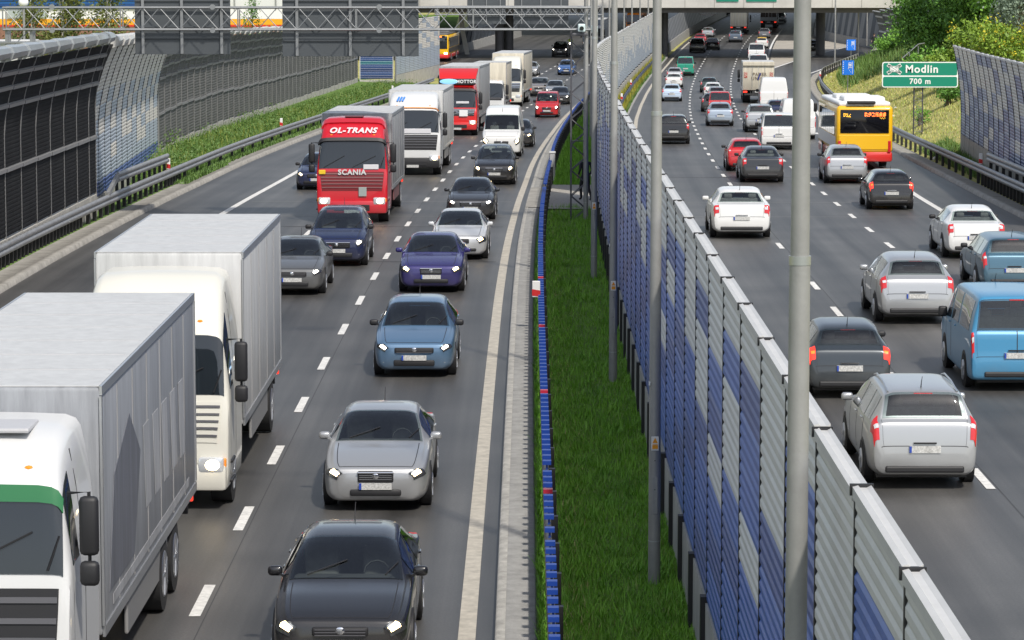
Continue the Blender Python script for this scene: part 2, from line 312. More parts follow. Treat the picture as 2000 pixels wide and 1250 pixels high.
# ---- body tables, in metres for a full-size vehicle, nose first
CARS = {
 'hatch': dict(L=4.2, W=1.76, rows=[(2.10,.60,.58,.52,.65,.26),(2.06,.72,.66,.60,.72,.20),(1.92,.81,.71,.66,.79,.17),(1.45,.86,.81,.70,.90,.17),(1.02,.87,.88,.72,.97,.17),
    (.45,.88,.92,.64,1.27,.17),(.08,.88,.93,.585,1.42,.17),(-.45,.88,.94,.585,1.47,.17),(-1.15,.875,.96,.575,1.45,.17),(-1.58,.86,.98,.56,1.385,.18),(-1.88,.84,.98,.66,1.07,.20),(-2.02,.82,.93,.66,.98,.22),(-2.08,.80,.72,.66,.77,.24),(-2.12,.70,.50,.62,.55,.28)],
    ws=(4.12,5.92), rw=(9.08,9.95), sp=[(4.95,7.02),(7.12,8.75)], tail=(9.95,11.75,3.55,5.6), ax=(1.32,-1.27), wr=.31, nose=2.10, rear=-2.12),
 'sedan': dict(L=4.6, W=1.78, rows=[(2.28,.60,.58,.52,.65,.26),(2.24,.73,.66,.60,.72,.20),(2.08,.82,.71,.67,.79,.17),(1.55,.87,.82,.71,.91,.17),(1.02,.88,.88,.72,.97,.17),
    (.45,.89,.92,.64,1.25,.17),(.08,.89,.93,.585,1.39,.17),(-.40,.89,.94,.585,1.43,.17),(-.95,.885,.96,.57,1.40,.17),(-1.28,.88,.97,.57,1.33,.17),(-1.78,.87,.98,.70,1.04,.18),(-2.12,.85,.97,.68,1.01,.2),(-2.26,.82,.94,.64,.97,.22),(-2.31,.80,.70,.64,.74,.24),(-2.34,.70,.48,.6,.53,.28)],
    ws=(4.12,5.92), rw=(9.1,9.95), sp=[(4.95,7.0),(7.1,8.9)], tail=(11.55,12.85,3.5,5.7), ax=(1.42,-1.33), wr=.32, nose=2.28, rear=-2.34),
 'wagon': dict(L=4.6, W=1.78, rows=[(2.28,.60,.58,.52,.65,.26),(2.24,.73,.66,.60,.72,.20),(2.08,.82,.71,.67,.79,.17),(1.55,.87,.82,.71,.91,.17),(1.02,.88,.88,.72,.97,.17),
    (.45,.89,.92,.65,1.27,.17),(.08,.89,.93,.60,1.42,.17),(-.40,.89,.94,.60,1.47,.17),(-1.2,.885,.95,.60,1.46,.17),(-1.95,.86,.97,.60,1.41,.18),(-2.17,.84,.97,.68,1.04,.20),(-2.25,.82,.93,.67,.98,.22),(-2.31,.80,.70,.66,.74,.24),(-2.34,.70,.48,.62,.53,.28)],
    ws=(4.12,5.92), rw=(9.06,9.95), sp=[(4.95,6.95),(7.05,8.05),(8.13,8.85)], tail=(9.6,11.9,3.5,5.0), ax=(1.42,-1.33), wr=.32, nose=2.28, rear=-2.34),
 'mpv': dict(L=4.3, W=1.8, rows=[(2.14,.62,.62,.54,.70,.28),(2.10,.74,.72,.62,.79,.22),(1.96,.83,.79,.68,.88,.19),(1.60,.87,.88,.71,.98,.19),(1.25,.88,.95,.72,1.05,.19),
    (.55,.89,.98,.66,1.40,.19),(.1,.89,.99,.61,1.57,.19),(-.45,.89,1.0,.61,1.62,.19),(-1.25,.885,1.01,.60,1.60,.19),(-1.78,.87,1.02,.60,1.53,.20),(-2.0,.85,1.02,.67,1.12,.22),(-2.08,.83,.96,.67,1.01,.24),(-2.13,.81,.74,.66,.79,.26),(-2.16,.71,.52,.62,.58,.30)],
    ws=(4.12,5.92), rw=(9.07,9.95), sp=[(4.9,7.0),(7.1,8.8)], tail=(9.75,11.7,3.5,5.3), ax=(1.34,-1.30), wr=.32, nose=2.14, rear=-2.16),
 'suv': dict(L=4.5, W=1.86, rows=[(2.22,.66,.72,.58,.82,.34),(2.18,.78,.82,.66,.92,.28),(2.02,.87,.90,.72,1.01,.25),(1.6,.91,1.0,.76,1.10,.25),(1.05,.92,1.05,.78,1.15,.25),
    (.5,.93,1.08,.72,1.46,.25),(.15,.93,1.09,.67,1.62,.25),(-.4,.93,1.10,.67,1.68,.25),(-1.3,.925,1.11,.66,1.66,.25),(-1.88,.91,1.12,.65,1.60,.26),(-2.1,.89,1.12,.73,1.2,.28),(-2.19,.87,1.06,.72,1.1,.3),(-2.23,.85,.84,.71,.88,.32),(-2.26,.75,.6,.66,.66,.36)],
    ws=(4.12,5.92), rw=(9.07,9.95), sp=[(4.9,7.0),(7.1,8.75)], tail=(9.9,11.8,3.5,5.3), ax=(1.38,-1.36), wr=.37, nose=2.22, rear=-2.26),
 'smallvan': dict(L=4.05, W=1.68, sec='slab', rows=[(2.02,.60,.62,.54,.72,.28),(1.98,.72,.74,.62,.84,.22),(1.84,.80,.82,.68,.93,.19),(1.50,.83,.92,.72,1.03,.19),(1.12,.84,1.0,.74,1.10,.19),
    (.66,.84,1.03,.72,1.52,.19),(.38,.84,1.05,.70,1.72,.19),(-.2,.84,1.06,.70,1.80,.19),(-1.2,.84,1.07,.70,1.81,.19),(-1.86,.835,1.08,.69,1.76,.2),(-1.97,.83,1.08,.74,1.14,.22),(-2.0,.82,1.0,.74,1.06,.24),(-2.02,.81,.72,.74,.78,.26),(-2.04,.74,.52,.68,.58,.30)],
    ws=(4.12,5.9), rw=(9.1,9.92), sp=[(4.85,6.6)], tail=(9.9,11.9,3.6,4.9), ax=(1.28,-1.30), wr=.31, nose=2.02, rear=-2.04),
 'minivan': dict(L=4.8, W=1.86, sec='slab', rows=[(2.40,.66,.66,.58,.76,.30),(2.37,.80,.78,.68,.90,.24),(2.26,.88,.90,.75,1.02,.21),(1.95,.91,1.02,.80,1.13,.21),(1.70,.92,1.08,.82,1.18,.21),
    (1.15,.925,1.10,.79,1.66,.21),(.85,.925,1.12,.77,1.86,.21),(.2,.925,1.13,.77,1.93,.21),(-1.4,.925,1.14,.77,1.94,.21),(-2.2,.92,1.15,.75,1.88,.22),(-2.34,.91,1.15,.81,1.22,.24),(-2.38,.90,1.07,.81,1.14,.26),(-2.40,.89,.74,.80,.80,.28),(-2.42,.82,.54,.74,.60,.32)],
    ws=(4.12,5.9), rw=(9.1,9.93), sp=[(4.85,6.5),(6.7,7.45),(7.55,8.6)], tail=(10.0,11.9,3.6,4.8), ax=(1.5,-1.45), wr=.33, nose=2.40, rear=-2.42),
 'bigvan': dict(L=5.6, W=2.0, sec='slab', rows=[(2.80,.70,.70,.62,.82,.32),(2.77,.86,.86,.74,.98,.26),(2.64,.95,1.02,.84,1.14,.23),(2.28,.985,1.18,.88,1.29,.23),(1.98,.995,1.26,.90,1.36,.23),
    (1.42,1.0,1.30,.87,1.90,.23),(1.12,1.0,1.33,.85,2.16,.23),(.55,1.0,1.35,.85,2.50,.23),(-1.6,1.0,1.36,.85,2.56,.23),(-2.62,1.0,1.37,.84,2.50,.24),(-2.75,.99,1.37,.90,1.46,.26),(-2.78,.98,1.28,.90,1.36,.28),(-2.80,.97,.78,.89,.86,.3),(-2.82,.90,.56,.82,.64,.34)],
    ws=(4.12,5.95), rw=None, sp=[(4.85,6.4)], tail=(10.0,12.0,3.6,4.6), ax=(1.75,-1.6), wr=.35, nose=2.80, rear=-2.82),
}
def wheel(x, y, r, parent, side, w=.2):
    t = MB().cyl((x - side*w, y, r), (x, y, r), r, n=22)
    t.cyl((x, y, r), (x + side*.006, y, r), r*.93, r*.86, n=22)
    o = t.build('wheel', TYRE, parent, 35)
    q = MB().cyl((x + side*.004, y, r), (x + side*.016, y, r), r*.64, r*.6, n=20)
    for k in range(5):
        a = 2*math.pi*k/5
        q.beam((x + side*.018, y, r), (x + side*.018, y + math.cos(a)*r*.58, r + math.sin(a)*r*.58), .05, .012, up=(1,0,0))
    q.build('rim', RIM, o)
    return o

def place(x, y, L, oncoming, turn=0.):
    """where a vehicle's middle stands when its near end is at (x, y); it follows the road's bend and gradient"""
    k = slope(y + L/2) + turn; n = math.sqrt(1 + k*k); d = Vector((k/n, 1/n))
    c = Vector((x, y)) + d*L/2
    s1 = zr(c.y - 1.3); s2 = zr(c.y + 1.3); z = (s1+s2)/2; pitch = math.atan((s2-s1)/2.6)
    yaw = math.atan2(-d.x, d.y)
    if oncoming: return (c.x, c.y, z + .006), (-pitch, 0, yaw + math.pi)
    return (c.x, c.y, z + .006), (pitch, 0, yaw)

def car(kind, x, y, label, col, W=None, oncoming=False, name='car', cat='car', lit=None, group=None, tail_lit=False, panels=True, rails=False, glare=False, bars=False, turn=0., detail=2, front_trim=None, Hs=1., tint=False, grand=False):
    d = CARS[kind]; W = W or d['W']*.94; k = W/d['W']; L = d['L']*k
    loc, rot = place(x, y, L, oncoming, turn)
    o = thing(name, label, cat, loc, rot, group)
    vr = random.Random(label); va, vb, vc = vr.random(), vr.random(), vr.random()
    h = Hull(d['rows'], k, k, k*Hs, d.get('sec', 'car')); slab = d.get('sec') == 'slab'
    holes = [(d['ws'][0]+.12, d['ws'][1]-.08, 6.15, 9.85)] + [(a+.14, b-.10, q0, q1) for a, b in d['sp'] for q0, q1 in ((4.3, 5.6),(10.4, 11.7))]
    if d['rw']: holes.append((d['rw'][0]+.1, d['rw'][1]-.1, 6.4, 9.6))
    h.body(6, 4, holes).build('body', col, o, 50)
    gl = CGLASS
    h.patch(d['ws'][0], d['ws'][1], 5.95, 10.05, 5, 10, .007, .012).build('windscreen', gl, o, 40)
    if d['rw']: h.patch(d['rw'][0], d['rw'][1], 6.15, 9.85, 4, 10, .007, .012).build('rear_window', PGLASS if tint else gl, o, 40)
    for i_, (a, b) in enumerate(d['sp']):
        for q in both(h, a, b, 4.12, 5.72, nt=4, nv=4, off=.006, skirt=.012): q.build('side_window', PGLASS if (tint and i_) else gl, o, 40)
    # inside: dashboard, seats, a dark floor pan
    zb = h.par(5)[2]; yw = h.par(d['ws'][0])[0]; yr = h.par(d['ws'][1])[0]
    MB().rbox((0, yw - .42*k, zb - .10*k), (W*.80, .5*k, .22*k), .06).build('dashboard', CABIN, o, 40)
    ys = yr - .45*k
    for s in (-1, 1):
        st = MB().rbox((s*W*.215, ys, zb - .02), (.46*k, .16*k, .62*k), .06).rbox((s*W*.215, ys - .02, zb + .36*k), (.24*k, .10*k, .17*k), .04)
        st.build('seat', SEAT, o, 40)
    if d['rw'] or slab:
        MB().rbox((0, ys - .98*k, zb - .06), (W*.70, .16*k, .56*k), .06).rbox((-W*.2, ys - 1.0*k, zb + .28*k), (.24*k,.10*k,.14*k), .04).rbox((W*.2, ys - 1.0*k, zb + .28*k), (.24*k,.10*k,.14*k), .04).build('rear_bench', SEAT, o, 40)
    MB().box((0, 0, zb - .42*k), (W*.86, L*.62, .04)).build('floor_pan', CABIN, o)
    MB().tube([(-W*.2 + .17*k*math.cos(a_), yw - .72*k - .06*math.sin(a_), zb - .0 + .15*k*math.sin(a_)) for a_ in np.linspace(0, 6.0, 12)], .014, 6).build('steering_wheel', BLK, o, 60)
    nose, rear = d['nose']*k, d['rear']*k
    hm = {None: LENS, 'warm': LIT, 'white': LITW}[lit]
    # head lamps: dark housing under a clear lens, and the burning bulb inside it when lit
    e0, e1 = 3.35 + .3*va, 5.7 + .5*vb
    for v0, v1 in ((e0, e1), (16-e0, 16-e1)):
        hd = h.patch(.22, 1.9 + .5*vc, v0, v1, 5, 6, .010, .03, t0b=.12, t1b=.85 + .3*va).build('headlight', HOUS if lit else LENS, o, 45)
        q0, q1 = v0 + (v1-v0)*.14, v0 + (v1-v0)*.60
        h.patch(.34, 1.25, q0, q1, 3, 3, .018, .02).build('bulb', hm, hd)
        if detail > 1: h.patch(.40, .95, v0 + (v1-v0)*.66, v0 + (v1-v0)*.9, 3, 3, .018, .02, t1b=.8).build('inner_lens', LENS, hd)
    for v0, v1 in ((d['tail'][2], d['tail'][3]), (16-d['tail'][2], 16-d['tail'][3])):
        tl = h.patch(d['tail'][0], d['tail'][1], v0, v1, 6, 5, .012, .03).build('tail_light', REDON if tail_lit else RED, o, 45)
        ta, tb = d['tail'][0], d['tail'][1]
        if detail > 1: h.patch(ta + (tb-ta)*.52, ta + (tb-ta)*.72, v0 + (v1-v0)*.35, v0 + (v1-v0)*.92, 2, 3, .016, .02).build('reverse_lens', LENS if not tail_lit else AMBER, tl)
    # nose: grille, lower intake, plate
    z1 = h.par(0)[4]; z0 = h.par(0)[5]; g = z1 - z0; fw = h.par(0)[1]
    tr = front_trim or BLK
    gr = MB().rbox((0, nose + .004, z0 + g*.86), (fw*(1.0 + .4*va)*(.8 if grand else 1), .05, g*(.26 + .14*vb)*(1.5 if grand else 1)), .03).build('grille', BLK, o, 40)
    gb = MB()
    if front_trim: gb.rbox((0, nose + .03, z0 + g*1.04), (fw*(1.0 + .4*va)*(.82 if grand else 1.02), .04, g*.07), .01)
    for q in (.75, .84, .93) if vb < .6 else (.78, .9): gb.box((0, nose + .032, z0 + g*q), (fw*(.9 + .36*va)*(.8 if grand else 1), .012, g*.025))
    gb.build('grille_bar', tr if front_trim else mat('grille_bar_grey', (.10,.10,.11), .4), gr)
    MB().ell((0, nose + .035, z0 + g*.90), (.06*k, .015, .05*k), 12, 6).build('badge', CHROME, gr)
    MB().rbox((0, nose + .0, z0 + g*.17), (fw*(1.35 + .45*vc), .07, g*(.22 + .12*va)), .03).build('lower_grille', BLK, o, 40)
    for s in (-1, 1): MB().ell((s*fw*1.02, nose - .06, z0 + g*.20), (.085*k, .05, .06*k), 12, 8).build('fog_lamp', LENS, o, 60)
    pl = MB().box((0, nose + .042, z0 + g*.46), (.50, .012, .105)).build('number_plate', PLATE, o)
    MB().box((.232, nose + .0505, z0 + g*.46), (.036, .007, .100)).build('blue_band', PLATEB, pl)
    # tail: plate, bumper, exhaust
    zt = h.par(h.n-2)[4]; zb0 = h.par(h.n-1)[5]
    zp = zt*(.82 if not slab else .92)
    pl = MB().box((0, rear - .004, zp), (.50, .035, .11)).build('number_plate', PLATE, o)
    MB().box((-.232, rear - .0235, zp), (.036, .006, .105)).build('blue_band', PLATEB, pl)
    MB().rbox((0, rear + .02, zb0 + .035), (W*.70, .10, .11), .03).build('rear_bumper', BLK, o)
    # mirrors on the doors
    tm = 4.75; bx = h.pt(tm, 4.2)
    for s in (-1, 1):
        m = MB().rbox((s*(bx.x + .09*k), bx.y - .02, bx.z + .07*k), (.19*k, .11*k, .13*k if not slab else .22*k), .045, 3)
        m.beam((s*(bx.x - .02), bx.y, bx.z + .01), (s*(bx.x + .06*k), bx.y, bx.z + .05*k), .05, .03)
        m.build('mirror', (col if (len(label) % 2) else BLK) if not slab else BLK, o, 60)
    # wheels and the dark wells they stand in
    r = d['wr']*k
    for ay in d['ax']:
        i = int(np.argmin(np.abs(h.a[:,0] - ay*k))); wx = float(np.interp(-ay*k, -h.a[:,0], h.a[:,1]))
        for s in (-1, 1):
            MB().cyl((s*(wx-.14), ay*k, r*1.06), (s*(wx+.003), ay*k, r*1.06), r*1.17, n=24).build('wheel_arch', BLK, o, 40)
            wheel(s*(wx + .010), ay*k, r, o, s)
    MB().box((0, 0, .2*k), (W*.8, L*.86, .10)).build('underside', CHAS, o)
    if detail > 1:
        # door gaps, wipers, high brake lamp, aerial
        sm = MB()
        cuts = [d['sp'][0][1] + .05] + ([d['sp'][1][1] + .04] if len(d['sp']) > 1 and not slab else []) + [4.7]
        for t in cuts:
            for v0, v1 in ((2.3, 4.05), (13.7, 11.95)): h.patch(t, t + .045, v0, v1, 1, 5, .002, .01).build('door_seam', BLK, o)
        sm = MB()
        for v0 in (6.35, 9.58): h.patch(1.5, 3.95, v0, v0 + .07, 8, 1, .0025, .01, mb=sm)
        h.patch(1.42, 1.5, 6.35, 9.65, 1, 8, .0025, .01, mb=sm)
        sm.build('bonnet_seam', BLK, o)
        sm = MB(); te = h.n - 1.62
        h.patch(te, te + .05, 5.2, 10.8, 1, 10, .0025, .01, mb=sm)
        a_, b_ = (10.1, te) if not slab else (9.9, te)
        for v0 in (6.0, 9.94): h.patch(a_, b_, v0, v0 + .06, 6, 1, .0025, .01, mb=sm)
        if slab: h.patch(9.95, te, 7.98, 8.02, 6, 1, .0025, .01, mb=sm)
        sm.build('tailgate_seam', BLK, o)
        if kind != 'bigvan': MB().beam((-.18*k, rear - .012, zp + .1), (.18*k, rear - .012, zp + .1), .03, .025).build('tailgate_handle', CHROME if va > .5 else BLK, o)
        wp = MB()
        for s in (-1, 1):
            a = h.pt(d['ws'][0] + .1, 8 + s*.9) + Vector((0,0,.02)); b = h.pt(d['ws'][0] + .55, 8 + s*.9 + .9) + Vector((0,.012,.014)); wp.beam(a, b, .016, .01)
        wp.build('wiper', BLK, o)
        if d['rw']: MB().rbox((0, h.pt(d['rw'][0], 8).y - .01, h.pt(d['rw'][0], 8).z - .02), (.3*k, .03, .02), .006).build('brake_light', RED, o)
        hh = MB()
        for t in [q[1] - .25 for q in d['sp']][:2]:
            for s in (-1, 1): p = h.pt(t, 3.85); hh.rbox((s*(p.x + .012), p.y, p.z), (.025, .16, .028), .008)
        hh.build('door_handle', col, o)
    if rails:
        rr = MB()
        for s in (-1, 1):
            pts = [h.pt(t, 6.45) for t in (6.2, 7, 8, 8.9)]; rr.tube([Vector((s*p.x, p.y, p.z + (.02 if i in (0,3) else .055))) for i, p in enumerate(pts)], .016, 6)
        rr.build('roof_rail', BLK if rails == 'black' else RIM, o, 60)
    p = h.pt(8.6 if not slab else 6.3, 8); MB().tube([p, p + Vector((0, -.05, .09)), p + Vector((0, -.16, .2))], [.01, .007, .004], 6).build('aerial', BLK, o)
    return o, h, k

# ---- lorries
bW_ = box_mat('roof_sheet_white', (.52,.525,.52), .5, .10, 0.)
def truck(x, y, label, cab, box, W=2.36, oncoming=True, name='box_truck', cat='truck', cabH=3.4, boxH=3.6, boxL=7., lit='warm', grille=None, visor=None, deflect=True, style='plain', mirror=BLK, gap=.35, turn=0., roofm=None, skirt=None, under=.95, boxW=None, wbo=None, roofp=None):
    cl = 2.1; L = cl + gap + boxL
    loc, rot = place(x, y, L, oncoming, turn)
    o = thing(name, label, cat, loc, rot)
    yo = L/2 - cl          # back of the cab
    w = W/2/1.2
    cz = cabH
    wb = wbo or min(1.72, cz*.52); wtz = wb + .98                  # windscreen foot and head
    rows = [(2.10,1.08,.62,1.0,.80,.32),(2.08,1.17,1.10,1.06,1.26,.30),(2.00,1.19,wb-.1,1.10,wb,.30),(1.80,1.20,wb+.04,1.06,wtz,.30)]
    if cz > wtz + .35: rows += [(1.70,1.20,wb+.06,1.05,wtz+.13,.30),(1.30,1.20,wb+.06,1.03,wtz + (cz-wtz)*.75,.30),(.75,1.20,wb+.06,1.03,cz,.30),(0,1.20,wb+.06,1.03,cz+.02,.30)]
    else: rows += [(1.62,1.20,wb+.06,1.05,cz-.02,.30),(1.0,1.20,wb+.06,1.05,cz+.03,.30),(.5,1.20,wb+.06,1.05,cz+.03,.30),(0,1.20,wb+.06,1.05,cz,.30)]
    rows = [(a+yo, b*w, c, d2*w, e, f) for a, b, c, d2, e, f in rows]
    h = Hull(rows, sec='slab'); cabo = h.body(3, 2).build('cab', cab, o, 45)
    ws = h.patch(2.08, 2.95, 5.7, 10.3, 4, 10, .01).build('windscreen', GLASS, cabo, 40)
    wp = MB()
    for s in (-1, 0, 1):
        a = h.pt(2.12, 8 + s*1.1) + Vector((0,.03,0)); b = h.pt(2.45, 8 + s*1.1 + .8) + Vector((0,.03,.0)); wp.beam(a, b, .025, .015)
    wp.build('wiper', BLK, ws)
    for q in both(h, 3.25, 4.9, 4.15, 5.6, nt=3, nv=3, off=.006): q.build('side_window', GLASS, cabo, 40)
    sm = MB()
    for t in (3.05, 5.6):
        for v0, v1 in ((2.3, 5.8), (13.7, 10.2)): h.patch(t, t + .05, v0, v1, 1, 5, .002, .01, mb=sm)
    sm.build('door_seam', BLK, cabo)
    # front panel: dark grille with bars
    gm = grille or BLK
    gr = h.patch(.55, 1.92, 6.3, 9.7, 5, 8, .012, .04).build('grille', gm, cabo, 40)
    bars = MB()
    for t in (.75, 1.0, 1.25, 1.5, 1.75): h.patch(t, t + .07, 6.4, 9.6, 1, 8, .03, .03, mb=bars)
    bars.build('grille_bar', skirt or (CHROME if gm is BLK and style == 'chrome' else mat('grille_bar_grey', (.10,.10,.11), .4)), gr)
    bp = MB().rbox((0, yo + 2.12, .52), (W*.97, .2, .42), .07).build('bumper', cab if style != 'darkbumper' else BLK, cabo, 40)
    MB().rbox((0, yo + 2.215, .50), (W*.5, .04, .2), .015).build('lower_grille', BLK, bp)
    MB().box((0, yo + 2.24, .38), (.5, .015, .11)).build('number_plate', PLATE, bp)
    lm = {None: LENS, 'warm': LIT, 'white': LITW}[lit]
    for s in (-1, 1):
        hd = MB().rbox((s*W*.385, yo + 2.17, .72), (W*.17, .14, .24), .05).build('headlight', LENS, cabo, 45)
        if lit: MB().ell((s*W*.395, yo + 2.235, .72), (W*.05, .03, .085), 12, 8).build('bulb', lm, hd)
        MB().rbox((s*W*.47, yo + 2.1, .74), (.06, .16, .14), .02).build('indicator', AMBER, cabo)
        mm = MB().rbox((s*(W/2 + .17), yo + 1.82, wb + .55), (.2, .13, .62), .05).rbox((s*(W/2 + .17), yo + 1.82, wb + .05), (.2, .13, .26), .05)
        mm.tube([(s*(W/2 - .06), yo + 1.75, wb + .88), (s*(W/2 + .17), yo + 1.8, wb + .90), (s*(W/2 + .17), yo + 1.8, wb)], .02, 6)
        mm.build('mirror', mirror, cabo, 50)
    if visor:
        v = h.patch(2.9, 3.25, 5.75, 10.25, 2, 10, .09, .06); v.build('sun_visor', visor, cabo, 40)
    # marker lamps, steps, door handles
    for s in (-1, 1):
        MB().ell((s*W*.30, h.pt(4.2, 8).y - .02, h.pt(4.2, 6.4).z + .03), (.06,.05,.03), 8, 5).build('marker_lamp', AMBER, cabo)
        st = MB()
        for kz in (.42, .72): st.rbox((s*(W/2 - .02), yo + 1.62, kz), (.10, .5, .05), .015)
        st.build('step', BLK, cabo)
        MB().rbox((s*(W/2 + .012), yo + .95, wb - .12), (.03, .18, .05), .01).build('door_handle', BLK, cabo)
    # load body
    bw = boxW or W; by1 = yo - gap; by0 = by1 - boxL; tz = boxH
    bx = MB().rbox((0, (by0+by1)/2, (under+tz)/2), (bw, boxL, tz-under), .05).build('load_body', box, o, 40)
    MB().rbox((0, (by0+by1)/2, tz+.006), (bw*.985, boxL*.992, .014), .006).build('roof_panel', roofp or bW_, bx)
    fr = MB(); e = .05
    for s in (-1, 1):
        fr.beam((s*(bw/2+.004), by0+.02, tz-.04), (s*(bw/2+.004), by1-.02, tz-.04), .03, .10)
        fr.beam((s*(bw/2+.004), by0+.02, under+.05), (s*(bw/2+.004), by1-.02, under+.05), .03, .12)
        for yy in (by0+.03, by1-.03): fr.beam((s*(bw/2+.004), yy, under+.12), (s*(bw/2+.004), yy, tz-.1), .028, .09, up=(0,1,0))
    fr.build('corner_rail', roofm or mat('alloy_rail', (.55,.56,.57), .35, .8), bx)
    st = MB(); n = max(2, int(boxL/1.3))
    for i in range(1, n):
        yy = by0 + boxL*i/n
        for s in (-1, 1): st.box((s*(bw/2+.003), yy, (under+tz)/2), (.012, .02, tz-under-.3))
    st.build('panel_seam', mat('panel_seam_grey', (.28,.28,.28), .5), bx)
    rf = MB()
    for i in range(1, n): rf.box((0, by0 + boxL*i/n, tz+.012), (bw*.94, .03, .012))
    rf.build('roof_seam', mat('roof_seam_grey', (.45,.45,.45), .5), bx)
    if deflect and tz > cz + .25: pass
    # rear doors
    rd = MB(); rd.box((0, by0-.006, (under+tz)/2), (.02, .02, tz-under-.2))
    for s in (-1, 1):
        rd.cyl((s*bw*.2, by0-.02, under+.15), (s*bw*.2, by0-.02, tz-.15), .018, n=8)
    rd.build('door_rod', mat('alloy_rail', (.5,.5,.5), .4), bx)
    # chassis, side guards, wheels
    MB().box((0, (by0+yo+1.2)/2, .78), (.9, yo+1.2-by0, .28)).build('chassis', CHAS, o)
    for s in (-1, 1):
        MB().rbox((s*(bw/2-.05), (by0+by1)/2 + .5, .68), (.05, boxL*.42, .42), .02).build('side_guard', skirt or mat('side_guard_grey', (.22,.22,.22), .5), o)
    r = .48
    for ay in (yo + 1.25, by0 + boxL*.26, by0 + boxL*.26 + (1.25 if boxL > 8 else 0)):
        for s in (-1, 1): wheel(s*(W/2 - .02), ay, r, o, s, .32 if ay > yo else .55)
        if boxL <= 8 and ay < yo: break
    for s in (-1, 1):
        MB().rbox((s*bw*.42, by0 - .02, under - .12), (.3, .06, .13), .02).build('tail_light', REDON, o)
    MB().box((0, by0 - .01, under - .3), (bw*.9, .08, .12)).build('rear_bumper', CHAS, o)
    MB().box((0, by0 - .035, under - .12), (.5, .02, .11)).build('number_plate', PLATE, o)
    return o, h, cabo, bx, dict(yo=yo, by0=by0, by1=by1, L=L, wb=wb, wtz=wtz, W=W, h=h)

# ---- city bus
def bus(x, y, label, oncoming, W=2.45, L=11.2, lower=None, led=True, sides=None, rooft=None):
    loc, rot = place(x, y, L, oncoming); o = thing('city_bus', label, 'bus', loc, rot)
    Y = paint('bus_yellow', (.83,.47,.008), rough=.35, dirt=.2); Rd = paint('bus_red', (.62,.02,.015), rough=.35, dirt=.2)
    ROOF = rooft or mat('bus_roof_white', (.78,.78,.77), .4, var=.06); hl = L/2; H = 2.75
    bd = MB().rbox((0, 0, 1.72), (W, L, 2.02), .16, 3).build('body', Y, o, 40)
    MB().rbox((0, 0, .56), (W*.995, L*.998, .44), .1).build('skirt', Rd, o, 40)
    # side glazing band and doors
    for s in (-1, 1):
        gl = MB(); n = 7
        for i in range(n): gl.rbox((s*(W/2+.004), -hl + .85 + (L-1.7)*(i+.5)/n, 1.95), (.03, (L-1.7)/n - .07, 1.0), .012)
        gl.build('side_window', GLASS, bd)
        MB().rbox((s*(W/2+.001), 0, 1.15), (.02, L*.93, .5), .008).build('side_panel', sides or mat('bus_side_white', (.62,.62,.62), .4, var=.1), bd)
    # rear: dark window panel, number display, engine lid, lamps
    rw = MB().rbox((0, -hl-.006, 2.07), (W*.86, .05, 1.0), .06).build('rear_window', mat('bus_rear_glass', (.006,.006,.008), .06), bd, 40)
    if led:
        ob = mat('display_orange', (1,.2,.03), .5, emit=2.6, ecol=(1,.16,.03)); oy = mat('display_amber', (.9,.5,.03), .5, emit=.9, ecol=(1,.5,.05))
        dd = MB(); rr = random.Random(3)
        for cx_ in range(30):
            for cz_ in range(5):
                if rr.random() < .74 and cx_ % 5 != 4: dd.box((W*.005 + cx_*.031, -hl-.036, 2.30 + cz_*.034), (.026, .008, .027))
        dd.build('destination_display', ob, rw)
        d2 = MB()
        for cx_ in range(8):
            for cz_ in range(3):
                if rr.random() < .7: d2.box((-W*.37 + cx_*.04 , -hl-.036, 2.30 + cz_*.05 - cx_*.004), (.035, .008, .035))
        for cx_ in range(9): 
            if rr.random() < .8: d2.box((W*.27 + cx_*.03, -hl-.036, 2.24 - (cx_ % 3)*.025), (.024, .008, .024))
        d2.build('number_display', oy, rw)
    MB().rbox((0, -hl-.004, 1.18), (W*.9, .03, .62), .02).build('engine_lid', Y, bd)
    MB().rbox((0, -hl-.012, .53), (W*.94, .08, .34), .04).build('rear_bumper', Rd, o, 40)
    for s in (-1, 1): MB().rbox((s*W*.44, -hl-.012, 1.0), (.13, .05, .5), .03).build('tail_light', RED, bd)
    # roof: shallow shell and two air-conditioning pods
    MB().rbox((0, -.1, 2.80), (W*.92, L*.96, .22), .1, 3).build('roof', ROOF, o, 40)
    MB().rbox((W*.02, -hl*.62, 2.98), (W*.74, 2.6, .26), .11, 3).build('roof_pod', ROOF, o, 40)
    MB().rbox((-W*.03, hl*.1, 2.96), (W*.66, 2.4, .24), .11, 3).build('roof_pod', ROOF, o, 40)
    MB().rbox((-W*.06, -hl + .12, 2.88), (W*.5, .4, .12), .04).build('roof_grille', BLK, o)
    # front: windscreen, display, lamps, plate
    MB().rbox((0, hl+.006, 1.98), (W*.9, .05, 1.32), .07).build('windscreen', GLASS, bd, 40)
    fd = MB().rbox((0, hl+.02, 2.58), (W*.7, .05, .24), .03).build('front_display', mat('display_housing', (.01,.01,.01), .3), bd)
    MB().rbox((.1, hl+.048, 2.58), (W*.5, .01, .15), .004).build('display_face', mat('display_front', (1,.25,.05), .5, emit=1.4, ecol=(1,.22,.06)), fd)
    for s in (-1, 1): MB().rbox((s*W*.38, hl+.012, .86), (.34, .06, .18), .05).build('headlight', LIT if oncoming else LENS, bd)
    MB().box((0, hl+.03, .62), (.5, .02, .11)).build('number_plate', PLATE, bd)
    for s in (-1, 1):
        MB().rbox((s*(W/2+.14), hl+.05, 2.3), (.16, .12, .42), .05).build('mirror', BLK, bd)
        for ay in (hl - 2.6, -hl + 3.2): wheel(s*(W/2+.006), ay, .47, o, s, .3)
    return o
